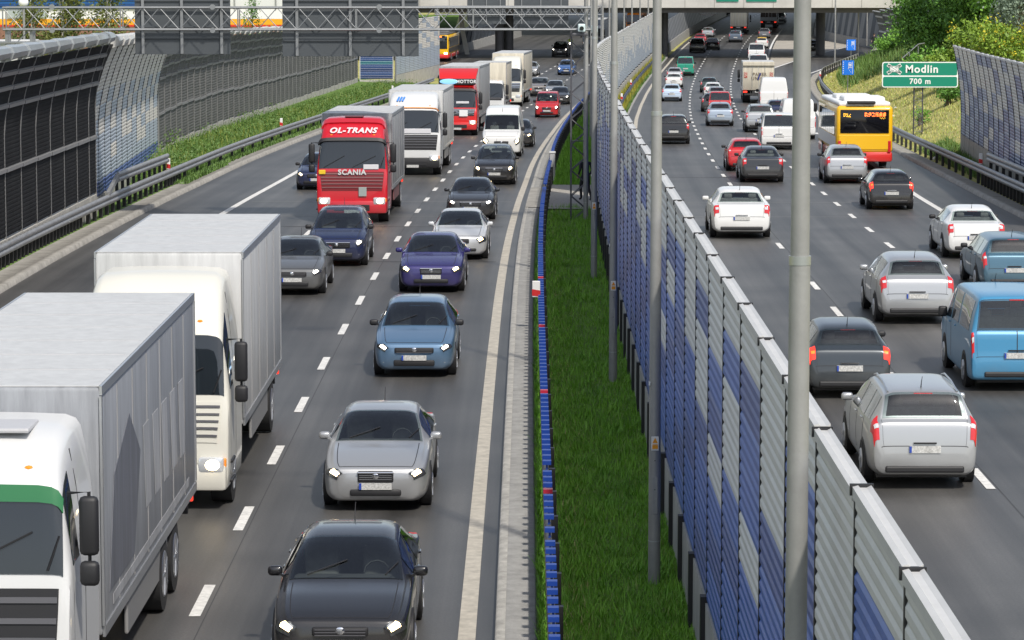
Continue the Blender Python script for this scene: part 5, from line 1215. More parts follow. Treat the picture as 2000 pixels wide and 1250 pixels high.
def birch(label, px, y, h, n):
    x = (px-1000)/6000*y; rr = random.Random(px); bl = []
    for k in range(9):
        t = .35 + .6*k/8; a = rr.random()*6.28; q = 1.25*(1.15-t); bl.append((math.cos(a)*q*.7, math.sin(a)*q*.7, h*t, q*.75, q*.75, .75))
    tree(label, x, y, -.6, bl, n, .16, LGB, tm=BIRCH, r=.09, clump=20, spread=.28)
birch('thin birch nearest the globe lamp behind the black barrier', 66, 150, 9.2, 5200)
birch('leafy birch with pale trunk behind the gantry beam', 128, 156, 10, 7500)
birch('birch between the gantry lattice and the first sign back', 212, 160, 9.6, 5200)
for px, y, lab in ((470,226,'dark conifer bush peeping over the long barrier'),(495,232,'dark rounded conifer between the two sign backs'),(535,236,'olive shrub peeping over the long barrier')):
    x = (px-1000)/6000*y; tree(lab, x, y, -1.6, [(0,0,3.6,.9,.9,1.3),(.5,0,2.6,.8,.8,1.2),(-.5,.1,2.6,.8,.8,1.2)], 1500, .18, LG1 if px < 520 else LG3, name='bush', cat='bush', clump=14, spread=.2)
x = (495-1000)/6000*252; tree('small pointed conifer against the warehouse glazing', x, 252, -1.6, [(0,0,6.3,.5,.5,.9),(0,0,5.2,.7,.7,.9)], 700, .16, LG1, clump=12, spread=.14)

# grass of the median: real blades, thinner with distance
GR1 = leafmat('grass_blade', (.11,.30,.014), (.22,.46,.035), .9); DG1_ = leafmat('straw_blade', (.30,.28,.10), (.48,.42,.18), 1.5); GR2 = leafmat('grass_blade_light', (.15,.27,.035), (.26,.34,.07), 2.)
def blades(name, n, sf, of, h, w, m, z0=.1, lean=.5, avoid=None):
    s = sf(n); o = of(n)
    if avoid is not None: k = ~avoid(s, o); s = s[k]; o = o[k]; n = len(s)
    tab = np.arange(8, 345, 1.); tx = np.array([xref(q) for q in tab]); tz = np.array([zr(q) for q in tab]); tk = np.array([slope(q) for q in tab])
    k = np.interp(s, tab, tk); q = np.sqrt(1+k*k); X = np.interp(s, tab, tx) + o/q; Y = s - o*k/q; Z = np.interp(s, tab, tz) + (z0(s, o) if callable(z0) else z0)
    B = np.stack([X,Y,Z],1); a = rng.random(n)*2*np.pi; hh = h*(.45+.9*rng.random(n)); ww = w*(.7+.6*rng.random(n))
    d = np.stack([np.cos(a), np.sin(a), np.zeros(n)],1); e = np.stack([-np.sin(a), np.cos(a), np.zeros(n)],1)*(rng.random(n)*lean)[:,None]
    top = B + np.stack([np.zeros(n),np.zeros(n),hh],1) + e*hh[:,None]
    V = np.stack([B-d*ww[:,None]/2, B+d*ww[:,None]/2, top],1).reshape(-1,3); F = np.arange(3*n).reshape(-1,3)
    return numpy_mesh(name, V, F, m, kind='stuff')
clump_s = rng.random(700)*75 + 31; clump_o = rng.random(700)*1.7 - 7.05
def near_s(n): 
    u = rng.random(n); return 1/(1/31. - u*(1/31. - 1/104.6))
blades('weeds', 1200, near_s, lambda n: np.clip(-7.0 + np.abs(rng.normal(size=n))*.3, -7.05, -5.3), .10, .016, DG1_, lean=1.2)
blades('grass', 85000, near_s, lambda n: -7.02 + 1.78*rng.random(n), .085, .014, GR1, lean=1.1)
blades('grass', 9000, near_s, lambda n: -7.02 + 1.78*rng.random(n), .11, .015, GR2, lean=.9)
blades('grass', 14000, lambda n: 118.5 + 75*rng.random(n)**1.3, lambda n: -6.95 + 1.6*rng.random(n), .2, .035, GR1, lean=.9)
ci = rng.integers(0, 700, 9000)
blades('weeds', 9000, lambda n: clump_s[ci] + rng.normal(size=n)*.14, lambda n: np.clip(clump_o[ci] + rng.normal(size=n)*.12, -7.05, -5.25), .19, .022, GR1, lean=1.1)
blades('weeds', 2600, near_s, lambda n: -7.28 + .14*rng.random(n), .14, .03, GR1, lean=1.2, z0=.07)
# verge weeds under the left barriers
W1 = leafmat('weed_green', (.05,.12,.02), (.13,.22,.04), .7); W2 = leafmat('weed_yellow', (.15,.20,.03), (.30,.32,.06), 1.)
vz = lambda s, o: .08 + np.clip((-o-21.7)*.06, 0, .5)
blades('weeds', 26000, lambda n: 119 + 138*rng.random(n)**1.15, lambda n: -21.9 - 4.4*rng.random(n)**1.2, .30, .035, W1, z0=vz, lean=.8)
blades('weeds', 3000, lambda n: 119 + 138*rng.random(n)**1.2, lambda n: -22.2 - 3.4*rng.random(n), .42, .04, W2, z0=vz, lean=.7)
def leafy(name, n, sf, of, zf, size, m):
    s = sf(n); o = of(n); C = np.array([tuple(P(a, b)) for a, b in zip(s, o)]); C[:,2] += zf(n); V, F = leaf_quads(C, size); return numpy_mesh(name, V, F, m, kind='stuff')
cs = 120 + 130*rng.random(160)**1.1; co = -22.4 - 3.4*rng.random(160); ch = .35 + .75*rng.random(160)
ci = rng.integers(0, 160, 15000)
leafy('undergrowth', 15000, lambda n: cs[ci] + rng.normal(size=n)*.7, lambda n: np.minimum(co[ci] + rng.normal(size=n)*.42, -21.95), lambda n: .15 + rng.random(n)*ch[ci], .10, W1)
blades('weeds', 2500, lambda n: 121 + 60*rng.random(n), lambda n: KL - .62 - .35*rng.random(n), .16, .06, W1, z0=.1, lean=1.2)
blades('weeds', 1200, lambda n: 119 + 14*rng.random(n), lambda n: KL - .4 - .5*rng.random(n), .14, .06, W1, z0=.12, lean=1.2)
# tall single plants standing against the barrier
def weed_plant(x, y, z, h, label, m):
    o = thing('tall_weed', label, 'plant', (x, y, z), group='tall single weeds against the grey barrier'); MB().tube([(0,0,0),(.03,0,h*.5),(.0,.02,h)], [.015,.012,.005], 5).build('stem', m, o)
    n = 90; t = rng.random(n); C = np.stack([rng.normal(size=n)*.09*(1.1-t), rng.normal(size=n)*.09*(1.1-t), t*h],1); V, F = leaf_quads(C, .13); numpy_mesh('leaf_spray', V, F, m, o)
for px, py, h in ((322,290,1.5),(330,283,1.9),(345,288,1.3),(383,276,1.6),(418,272,2.),(427,268,1.6),(470,258,1.3),(545,232,1.7),(590,222,1.9),(602,218,1.8),(575,226,1.3),(678,182,1.6),(690,180,1.3)):
    y = 141 + (px-318)*.30; x = (px-1000)/6000*y; z = 8.41 - (py+78)*y/6000
    weed_plant(x, y, z - .3, h, 'tall yellow-green weed stem standing against the grey barrier', W2 if px % 2 else W1)
# yellow weeds along the far median rail
YW = leafmat('weed_mustard', (.15,.17,.02), (.34,.30,.02), 1.2)
blades('weeds', 7000, lambda n: 160 + 165*rng.random(n), lambda n: -4.3 - .95*rng.random(n), .5, .06, YW, z0=.1, lean=.7)
blades('weeds', 3500, lambda n: 160 + 165*rng.random(n), lambda n: -4.15 - .4*rng.random(n), .28, .06, W1, z0=.1, lean=1.)
# bank: straw-coloured tussocks and green patches
DG1 = leafmat('dry_blade', (.38,.36,.09), (.60,.52,.19), .8); DG2 = leafmat('bank_blade', (.20,.28,.04), (.36,.42,.07), .6)
er = lambda s: np.interp(s, [0,110,150,208,250,268,285,304,320,340], [9.7,9.85,10.,10.25,10.6,10.9,11.7,13.7,15.7,18.7])
bf = lambda s: np.interp(s, [0,120,150,285,312,345], [.35,.6,1,1,.42,.25])
dd = {}
def bank_o(lo, hi):
    def f(n): dd['d'] = lo + (hi-lo)*rng.random(n); return er(dd['s']) + dd['d']
    return f
def bank_s(a, b):
    def f(n): dd['s'] = a + (b-a)*rng.random(n); return dd['s']
    return f
bz = lambda s, o: .02 + np.clip((o - er(s) - .7)*.47, 0, 4.6)*bf(s)
blades('grass', 22000, bank_s(122, 300), bank_o(.3, 9.5), .15, .04, DG1, z0=bz, lean=1.3)
blades('grass', 20000, bank_s(122, 315), bank_o(.3, 9.5), .15, .04, DG2, z0=bz, lean=1.2)
blades('grass', 7000, bank_s(240, 318), bank_o(1.5, 9.), .6, .08, W1, z0=bz, lean=.9)
blades('grass', 6000, bank_s(112, 150), bank_o(.25, 1.7), .3, .04, W1, z0=bz, lean=.9)
# litter on the bank
LIT_ = mat('litter_white', (.72,.72,.70), .6)
for i, (px, py) in enumerate(((1748,190),(1742,199),(1848,272),(1851,288),(1827,283),(1690,190),(1622,142),(1612,138))):
    y = 8.45*6000/(py+78) if py > 180 else 10.2*6000/(py+78)
    x = (px-1000)/6000*y; m = MB().ell((0,0,.06), (.08+.04*(i % 3),.08,.05+.03*(i % 2)), 8, 5); ob = m.build('litter', LIT_); ob.location = (x, y, gz(x, y)+.02); tag(ob, 'scrap of white litter lying on the grass bank', 'litter', 'scraps of white litter on the bank'); ob.rotation_euler = (.3*i, .2*i, i)
# ------------------------------------------------------------------ traffic: (x, y) is the middle of the end that faces the viewer
pSIL = paint('silver', (.42,.43,.44), .55, .3); pSILB = paint('silver_blue', (.34,.40,.47), .5, .3); pWHT = paint('white', (.68,.68,.67), 0, .3, .3); pBLK = paint('black', (.012,.012,.014), 0, .22, .35)
pANT = paint('anthracite', (.035,.037,.042), .4, .28); pNAVY = paint('navy', (.010,.018,.065), .2, .25, .35); pPURP = paint('violet_blue', (.035,.03,.15), .3, .25, .35)
pSTEEL = paint('steel_blue', (.10,.19,.31), .4, .28); pRED = paint('red', (.50,.012,.018), 0, .28, .3); pSKY = paint('sky_blue', (.05,.24,.43), .1, .35, .45); pTEAL = paint('petrol_blue', (.06,.14,.20), .35, .3)
pGRN = paint('sea_green', (.0,.25,.16), 0, .38, .3); pPALE = paint('pale_blue', (.48,.58,.70), .2, .3, .3); pGRY = paint('grey', (.13,.135,.14), .4, .3); pDGR = paint('dark_green', (.03,.055,.05), .3, .3); pBEI = paint('beige_grey', (.27,.25,.235), .4, .3)
pBLU = paint('mid_blue', (.045,.13,.36), .3, .28); pYEL = paint('taxi_yellow', (.80,.48,.02), 0, .35, .1)
# left carriageway, coming towards the viewer
car('sedan', -2.02, 35.4, 'black car with burning headlamps nearest the viewer in the inner lane', pBLK, 1.70, True, lit='warm', detail=2)
o, h, k = car('sedan', -2.09, 46.4, 'silver saloon with a dark upright grille and warm headlamps in the inner lane', pSIL, 1.68, True, lit='warm', front_trim=CHROME, Hs=.98, grand=True)
car('hatch', -1.98, 61.6, 'steel blue hatchback with bright clear headlamps in the inner lane', pSTEEL, 1.68, True, lit='white')
car('sedan', -2.06, 77.6, 'violet-blue saloon with a shining chrome grille', pPURP, 1.68, True, lit='warm', front_trim=CHROME, grand=True)
car('sedan', -1.5, 86.6, 'silver-white saloon just behind the violet-blue one', paint('silver_white', (.60,.61,.62), .3, .3), 1.62, True, lit='warm')
car('sedan', -1.38, 101.6, 'black saloon between the silver-white car and the black crossover', pANT, 1.62, True, lit='white', front_trim=CHROME)
car('mpv', -.71, 120.8, 'black crossover with chrome chevron nose in front of the white van', pBLK, 1.68, True, lit='warm', front_trim=CHROME)
van_o, hv, kv = car('bigvan', -.5, 142.6, 'tall white panel van coming on behind the black crossover', pWHT, 1.80, True, name='van', cat='van', lit='warm')
car('hatch', .25, 153, 'dark car half hidden beside the tall white van', pANT, 1.60, True, lit='warm')
car('smallvan', 2.2, 195.6, 'small red van with lit headlamps in the inner lane', pRED, 1.50, True, name='van', cat='van', lit='white')
car('sedan', 3.38, 221, 'dark saloon following right behind the small red van', pANT, 1.52, True, lit='white')
car('hatch', 3.25, 236, 'pale silver car with dark windscreen squeezed behind the red van', pSIL, 1.5, True, lit='white')
car('suv', 2.05, 237.5, 'beige-grey off-roader with round lamps left of the pale silver car', pBEI, 1.58, True, lit='white')
car('hatch', 5.0, 286, 'blue car coming alone towards the gantry tower', pBLU, 1.62, True, lit='white')
car('hatch', 1.62, 284, 'small silver car peeking out beside the cream lorry', pSIL, 1.5, True, lit='white')
car('suv', 5.12, 332, 'black off-roader with lit lamps in the bridge shadow', pBLK, 1.75, True, lit='white', rails=True)
car('hatch', -7.5, 117.6, 'dark blue car in the outer lane half hidden by the red lorry', pNAVY, 1.62, True, lit='warm')
car('mpv', -4.86, 84.6, 'dark blue people carrier in front of the red lorry', pNAVY, 1.68, True, lit='white', front_trim=CHROME)
car('sedan', -5.55, 77.0, 'dark grey saloon between the white lorry and the blue people carrier', pGRY, 1.62, True, lit='white')
car('suv', 13.4, 366, 'dark car with one visible lamp behind the barrier cap far away', pANT, 1.6, True, lit='white')

# --- lorries
wT = paint('lorry_white', (.62,.625,.62), 0, .38, .35); cT = paint('lorry_cream', (.64,.625,.555), 0, .38, .35); rT = paint('lorry_red', (.50,.008,.02), 0, .3, .35); rV = paint('lorry_bright_red', (.58,.012,.012), 0, .3, .3)
bW = box_mat('box_white', (.56,.565,.56)); bG = box_mat('box_grey', (.33,.34,.35)); bN = box_mat('box_bluish_grey', (.33,.345,.37), .45, .2); bC = box_mat('box_cream', (.62,.57,.46))
VISG = mat('visor_green', (.03,.16,.06), .2)
# nearest lorry: white, green sun band
o, h, cabo, bx, q = truck(-5.72, 31.0, 'nearest white box lorry with a green-tinted band over its windscreen', wT, bN, 2.36, True, 'box_truck', cabH=3.5, boxH=3.74, boxL=9.6, lit=None, wbo=2.05, roofm=mat('alloy_rail', (.55,.56,.57), .35, .8))
h.patch(2.72, 2.98, 5.75, 10.25, 2, 10, .03, .03).build('sun_band', VISG, cabo, 40)
rl = MB(); 
for kx in (-.4, .4): rl.rbox((kx, q['yo'] + .9, 3.5), (.5, .7, .05), .02)
rl.build('roof_hatch', mat('hatch_grey', (.45,.45,.46), .4), cabo)
gm1 = box_mat('flank_print_pale', (.46,.47,.49), .5, .2); gm2 = box_mat('flank_print_dark', (.17,.18,.21), .5, .2)
for s_ in (-1, 1):
    fx = s_*(q['W']/2 + .0075); pr = MB(); pd = MB()
    def poly(mb, pts):
        n_ = len(pts); mb.add([(fx - .004*s_, a, b) for a, b in pts] + [(fx + .002*s_, a, b) for a, b in pts], [tuple(range(n_)), tuple(range(2*n_-1, n_-1, -1))] + [(i, (i+1) % n_, n_+(i+1) % n_, n_+i) for i in range(n_)])
    y1 = q['by1'] - .5
    poly(pd, [(y1, 1.35), (y1-2.2, 1.35), (y1-2.9, 2.5), (y1-1.9, 3.1), (y1-.5, 2.6)])
    for t_ in range(5): poly(pr, [(y1-3.4-.95*t_, 1.7), (y1-3.95-.95*t_, 1.7), (y1-3.75-.95*t_, 2.75), (y1-3.2-.95*t_, 2.75)])
    poly(pr, [(y1-.3, 1.15), (y1-8.2, 1.15), (y1-8.2, 1.27), (y1-.3, 1.27)])
    pr.build('flank_print', gm1, bx); pd.build('flank_picture', gm2, bx)
# second lorry: cream cab, tall roof fairing
o, h, cabo, bx, q = truck(-5.52, 46.6, 'white box lorry with a cream cab and tall roof fairing behind the nearest one', cT, bW, 2.36, True, 'box_truck', cabH=3.55, boxH=3.74, boxL=7.5, lit='warm', grille=cT, style='plain')
lg = MB()
for i in range(3): lg.prism(_quad((.05+.09*i, 2.95), (.35+.09*i, 3.22), .05), .02)
tp = h.pt(4.6, 8)
for M_, nm in ((Matrix.Translation((-.05, tp.y - .02, .05)) @ Matrix.Rotation(R(35), 4, 'X') @ Matrix.Translation((0,0,0)), 'emblem'),): pass
# red lorry
o, h, cabo, bx, q = truck(-5.25, 100.6, 'red lorry with slanted pale lettering on its roof fairing and a grey box body', rT, bG, 2.34, True, 'box_truck', cabH=3.42, boxH=3.48, boxL=7.2, lit='warm', grille=mat('grille_dark_red', (.16,.008,.012), .4), skirt=mat('guard_red_grey', (.20,.09,.09), .5), visor=BLK, style='plain')
yv = h.pt(4.15, 8); y2 = h.pt(4.9, 8); dirv = (y2 - yv); ang = math.atan2(dirv.z, -dirv.y)
def on_fairing(t, dx=0., off=.03):
    a = h.pt(t, 8); n = h.nrm(t, 8); return Matrix.Translation(a + n*off + Vector((dx,0,0))), n
# lettering lies on the sloping fairing above the visor, read from the front (looking towards -y of the lorry)
def fairing_text(body, size, t, m, par, h, shear=.2, bold=.01, off=.035, dx=0.):
    a = h.pt(t, 8); n = h.nrm(t, 8); zax = n; xax = Vector((-1,0,0)); yax = zax.cross(xax).normalized()
    M = Matrix((xax, yax, zax)).transposed().to_4x4(); M.translation = a + n*off + Vector((dx,0,0))
    return text_part('lettering', body, size, m, par, M, shear=shear, bold=bold)
LW = mat('lettering_white', (.75,.75,.75), .5)
fairing_text('OL-TRANS', .30, 4.4, mat('lettering_pink_white', (.70,.58,.60), .5), cabo, h, .25, .012)
fairing_text('SCANIA', .24, 1.86, mat('lettering_steel', (.5,.5,.5), .4), cabo, h, 0., .008, .06)
h.patch(4.95, 5.45, 5.85, 10.15, 2, 10, .05, .05).build('fairing_lip', rT, cabo, 40)
MB().rbox((0, h.pt(5.9,8).y, h.pt(5.9,8).z + .02), (.6,.45,.05), .02).build('roof_hatch', mat('hatch_dark', (.12,.03,.04), .5), cabo)
pa = h.pt(2.0, 6.5); MB().rbox((h.W if False else -.35, q['yo']+2.14, 1.02), (.26,.02,.3), .01).build('badge', mat('badge_grey', (.30,.34,.33), .4), cabo)
MB().rbox((.98, q['yo']+2.08, 1.66), (.22,.03,.14), .02).build('pennant', mat('pennant_yellow', (.75,.5,.02), .6), cabo)
MB().rbox((-.62, q['yo']+2.02, 1.83), (.5,.02,.16), .01).build('dash_board_papers', mat('paper_white', (.62,.62,.64), .6), cabo)
# white lorry behind
o, h, cabo, bx, q = truck(-4.12, 127.6, 'white lorry with dark grille bars right behind the red lettered one', wT, bW, 2.3, True, 'box_truck', cabH=3.4, boxH=3.45, boxL=9., lit='warm', grille=BLK, style='darkbumper')
MB().rbox((-.15, q['yo']+2.02, 1.83), (1.2,.03,.2), .02).build('dash_board_papers', MATS['paper_white'], cabo)
lg = MB()
for i in range(3):
    lg.prism(_quad((.38 + .11*i, -.12), (.30 + .11*i + .16, .12), .07), .02)
a = h.pt(4.7, 8); n = h.nrm(4.7, 8); xax = Vector((1,0,0)); yax = -n; zax = xax.cross(yax)
M = Matrix((xax, yax, zax)).transposed().to_4x4(); M.translation = a + n*.03; lg.v = [tuple(M @ Vector(v)) for v in lg.v]
lg.build('logo_stripes', mat('logo_blue', (.05,.22,.62), .5), cabo)
h.patch(3.35, 3.6, 5.9, 10.1, 1, 10, .05, .04).build('roof_lamps', AMBER, cabo)
# bright red lorry
o, h, cabo, bx, q = truck(-3.0, 167.4, 'bright red lorry with a light blue oval on its roof board', rV, bG, 2.2, True, 'box_truck', cabH=2.85, boxH=3.72, boxL=11.5, lit='warm', grille=BLK, style='chrome', visor=BLK)
yo = q['yo']
MB().loft([[(x, yo + y_, z_) for x, y_, z_ in ((-w_,ya,za),(w_,ya,za),(w_,.1,za),(-w_,.1,za))] for (w_, ya, za) in ((.95,1.62,2.86),(1.0,1.2,3.2),(1.08,.5,3.62))]).build('roof_deflector', rV, cabo, 40)
sgn = MB().rbox((0, yo+1.93, 2.92), (2.02,.08,.34), .05).build('roof_board', BLK, cabo)
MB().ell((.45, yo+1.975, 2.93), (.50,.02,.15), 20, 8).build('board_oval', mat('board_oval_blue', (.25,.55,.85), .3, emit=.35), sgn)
wl = text_part('lettering', 'MOTTOR', .24, LW, sgn, Matrix.Translation((-.5, yo+1.975, 2.93)) @ FACE_POS_Y, bold=.008)
MB().rbox((-.36, yo+2.16, 1.22), (.46,.03,.34), .02).build('white_panel', MATS['lettering_white'], cabo)
MB().beam((.75, yo+2.15, 1.08), (-.2, yo+2.15, 1.38), .03, .03).build('diagonal_bar', CHROME, cabo)
MB().rbox((-.3, yo+2.0, 1.80), (.7,.03,.12), .02).build('dash_board_papers', MATS['paper_white'], cabo)
# white box van between
truck(-1.55, 195.4, 'plain white box lorry squeezed between the bright red and the cream one', wT, bC, 2.1, True, 'box_truck', cabH=2.35, boxH=3.45, boxL=6.2, lit=None, grille=BLK)
o, h, cabo, bx, q = truck(-.42, 216.6, 'cream lorry with a tall cab leading the line of lorries from the bridge', cT, bC, 2.24, True, 'box_truck', cabH=3.5, boxH=3.7, boxL=11, lit=None, grille=BLK, style='chrome')
truck(9.2, 352, 'dark lorry half hidden behind the far barrier and lamp posts', paint('lorry_dark_blue', (.02,.035,.06), 0, .4), mat('box_dark_blue', (.025,.04,.065), .5), 2.3, True, 'box_truck', cabH=2.7, boxH=3.3, boxL=7, lit='white')
truck(16.0, 404, 'orange lorry glimpsed above the far barrier under the bridge', paint('lorry_orange', (.60,.17,.01), 0, .4), mat('box_orange', (.5,.15,.01), .5), 2.2, True, 'box_truck', cabH=2.6, boxH=3.0, boxL=5, lit=None)
bus(-7.75, 319, 'yellow and red city bus coming down the slip road beside the pale barrier', True, 2.35, 11, sides=mat('bus_side_shaded', (.05,.045,.04), .4), rooft=mat('bus_roof_grey', (.10,.10,.10), .5))  # side panels coloured dark to stand for the shade on that flank

# right carriageway, driving away
car('wagon', 6.58, 48.4, 'silver estate car with tall rear window nearest the viewer beyond the barrier', pSIL, 1.80, rails=True, Hs=1.08)
car('hatch', 6.5, 58.6, 'dark blue-grey hatchback just ahead of the nearest silver estate', paint('blue_grey', (.035,.045,.055), .3, .3), 1.68, tail_lit=True)
car('hatch', 9.4, 70.8, 'silver hatchback with high red lamps in the middle lane', pSIL, 1.82, Hs=1.02)
car('minivan', 9.88, 59.6, 'sky blue van cut off by the frame edge', pSKY, 1.82, name='van', cat='van')
car('wagon', 12.75, 77.6, 'petrol blue estate car at the frame edge', pTEAL, 1.72)
car('sedan', 13.2, 87.0, 'white estate-like saloon in the outer lane', pWHT, 1.74, Hs=1.02)
car('sedan', 7.05, 94.0, 'white saloon alone in the inner lane beside the barrier top', pWHT, 1.86)
car('hatch', 13.2, 106.6, 'black hatchback with bright red lamps behind the yellow bus', pBLK, 1.62, tail_lit=True)
car('hatch', 13.3, 121.8, 'silver hatchback right behind the yellow bus', pSIL, 1.72, Hs=1.04)
bus(15.1, 131.6, 'yellow city bus with black rear window and orange display driving away', False, 2.42, 11.2)
car('sedan', 10.0, 122.4, 'dark blue-grey saloon with amber-red lamps overlapping the red car', pANT, 1.74)
car('hatch', 9.98, 130.6, 'red coupe-like car partly behind the dark saloon', pRED, 1.68, Hs=.97)
car('minivan', 13.05, 150.2, 'white delivery van beside the silver off-roader', pWHT, 1.74, name='van', cat='van', Hs=.98)
car('suv', 13.9, 172, 'silver-white off-roader with a tinted rear window left of the white delivery van', pSIL, 1.72, rails='black')
car('bigvan', 17.75, 208.5, 'tall white panel van behind the beige lorry', pWHT, 1.9, name='van', cat='van', Hs=.93)
car('bigvan', 15.15, 162.5, 'white box-like van mostly hidden behind the nearest lamp post', pWHT, 1.82, name='van', cat='van', Hs=.92)
car('hatch', 16.5, 191, 'dark blue car between two white vans', pNAVY, 1.5)
o, h, cabo, bx, q = truck(17.9, 223.6, 'beige box lorry with red hazard plates on its tail', wT, bC, 2.28, False, 'box_truck', cabH=2.6, boxH=2.98, boxL=6.6, lit=None, under=.95)
by = q['by0']
rp = MB().rbox((0, by-.05, 2.86), (2.3,.16,.30), .04).build('roll_shutter_box', bC, bx)
RDP = mat('hazard_red', (.42,.05,.03), .5)
for s in (-1, 1):
    hp = MB().box((s*.93, by-.03, 2.05), (.22,.02,.38)).build('hazard_plate', RDP, bx)
    st = MB()
    for kk in range(3): st.prism(_quad((s*.93-.09, 1.93+.11*kk), (s*.93+.09, 2.03+.11*kk), .05), .01, Matrix.Translation((0,by-.043,0)))
    st.build('hazard_stripe', mat('hazard_pale', (.55,.42,.36), .5), hp)
LT = mat('lettering_brown', (.20,.16,.11), .6)
text_part('lettering', 'PAPIER', .30, LT, bx, Matrix.Translation((.08,by-.028,2.10)) @ FACE_NEG_Y, bold=.004)
text_part('lettering', 'UNION', .34, LT, bx, Matrix.Translation((.08,by-.028,1.80)) @ FACE_NEG_Y, bold=.004)
MB().prism(_quad((-.04,1.72), (.14,2.18), .10), .02, Matrix.Translation((0,by-.04,0))).build('blue_slash', mat('slash_blue', (.02,.03,.18), .5), bx)
car('smallvan', 22.7, 284, 'low white van right in front of the beige lorry', pWHT, 1.85, name='van', cat='van', tail_lit=True)
car('minivan', 25.45, 321, 'white minivan with wide rear window entering the bridge shadow', pWHT, 1.74, name='van', cat='van')
car('suv', 8.22, 156.4, 'black tall car in the inner lane beside the second lamp post', pBLK, 1.66, Hs=1.0)
car('hatch', 12.28, 181.4, 'silver-blue hatchback with red corner lamps in the middle lane', pSILB, 1.6, Hs=1.04)
car('smallvan', 13.45, 199, 'red van with plain back just ahead of the silver-blue hatchback', pRED, 1.45, name='van', cat='van')
car('hatch', 13.45, 206.4, 'dark car half hidden left of the red van', pANT, 1.5)
car('hatch', 14.85, 223, 'silver car almost wholly hidden by the red van', pSIL, 1.45)
car('sedan', 15.3, 234.5, 'white saloon with red lamps beyond the red van', pWHT, 1.45)
car('hatch', 15.75, 246, 'dark green car just ahead of the white saloon', pDGR, 1.45)
car('hatch', 11.8, 227.4, 'pale blue hatchback beside the lamp post in the inner lane', pPALE, 1.52)
car('sedan', 13.5, 257, 'white saloon in front of the pale blue hatchback', pWHT, 1.5)
car('hatch', 14.3, 271, 'grey hatchback first in the short inner-lane queue behind the green van', pSIL, 1.45)
car('minivan', 16.0, 284.4, 'sea green van with curtained rear window', pGRN, 1.62, name='van', cat='van', Hs=1.03)
car('suv', 20.6, 343, 'black off-roader under the bridge in the inner lane', pBLK, 1.75)
car('hatch', 22.75, 350, 'black car beside the off-roader under the bridge', pBLK, 1.6)
car('hatch', 22.3, 366, 'dark red car ahead of the black off-roader', paint('dark_red', (.30,.02,.03), .1, .3), 1.5)
car('sedan', 24.6, 388, 'silver saloon leading the inner lane under the bridge', pSIL, 1.55)
car('suv', 26.9, 371.6, 'grey-blue off-roader behind the white box lorry', paint('slate_blue', (.10,.13,.17), .3, .3), 1.6)
truck(29.35, 400, 'off-white box lorry driving away under the bridge', wT, bC, 2.1, False, 'box_truck', cabH=2.5, boxH=3.15, boxL=6.4, lit=None)
o, h, cabo, bx, q = truck(35, 421, 'flat tipper lorry with a pale tailboard under the bridge', wT, mat('tipper_dark', (.05,.035,.03), .7), 2.2, False, 'tipper_truck', cabH=2.6, boxH=2.3, boxL=4.6, lit=None)
MB().rbox((0, q['by0']-.04, 1.25), (2.2,.06,.5), .02).build('tailboard', bG, bx)
car('hatch', 31.4, 384, 'dark grey car ahead of the yellow-topped taxi', pGRY, 1.5)
o, h, k = car('hatch', 28.7, 354.4, 'white taxi with a yellow roof under the bridge', pWHT, 1.5)
h.patch(6.0, 9.0, 6.0, 10.0, 5, 6, .012, .03).build('yellow_roof', pYEL, o, 40)
car('suv', 38.4, 443, 'dark car far ahead beside the tipper lorry', pGRY, 1.7)
car('hatch', 33.6, 346, 'black car on the exit lane behind the nearest lamp post', pBLK, 1.55)
car('hatch', 33.9, 478, 'farthest dark car on the inner lane', pBLK, 1.6)

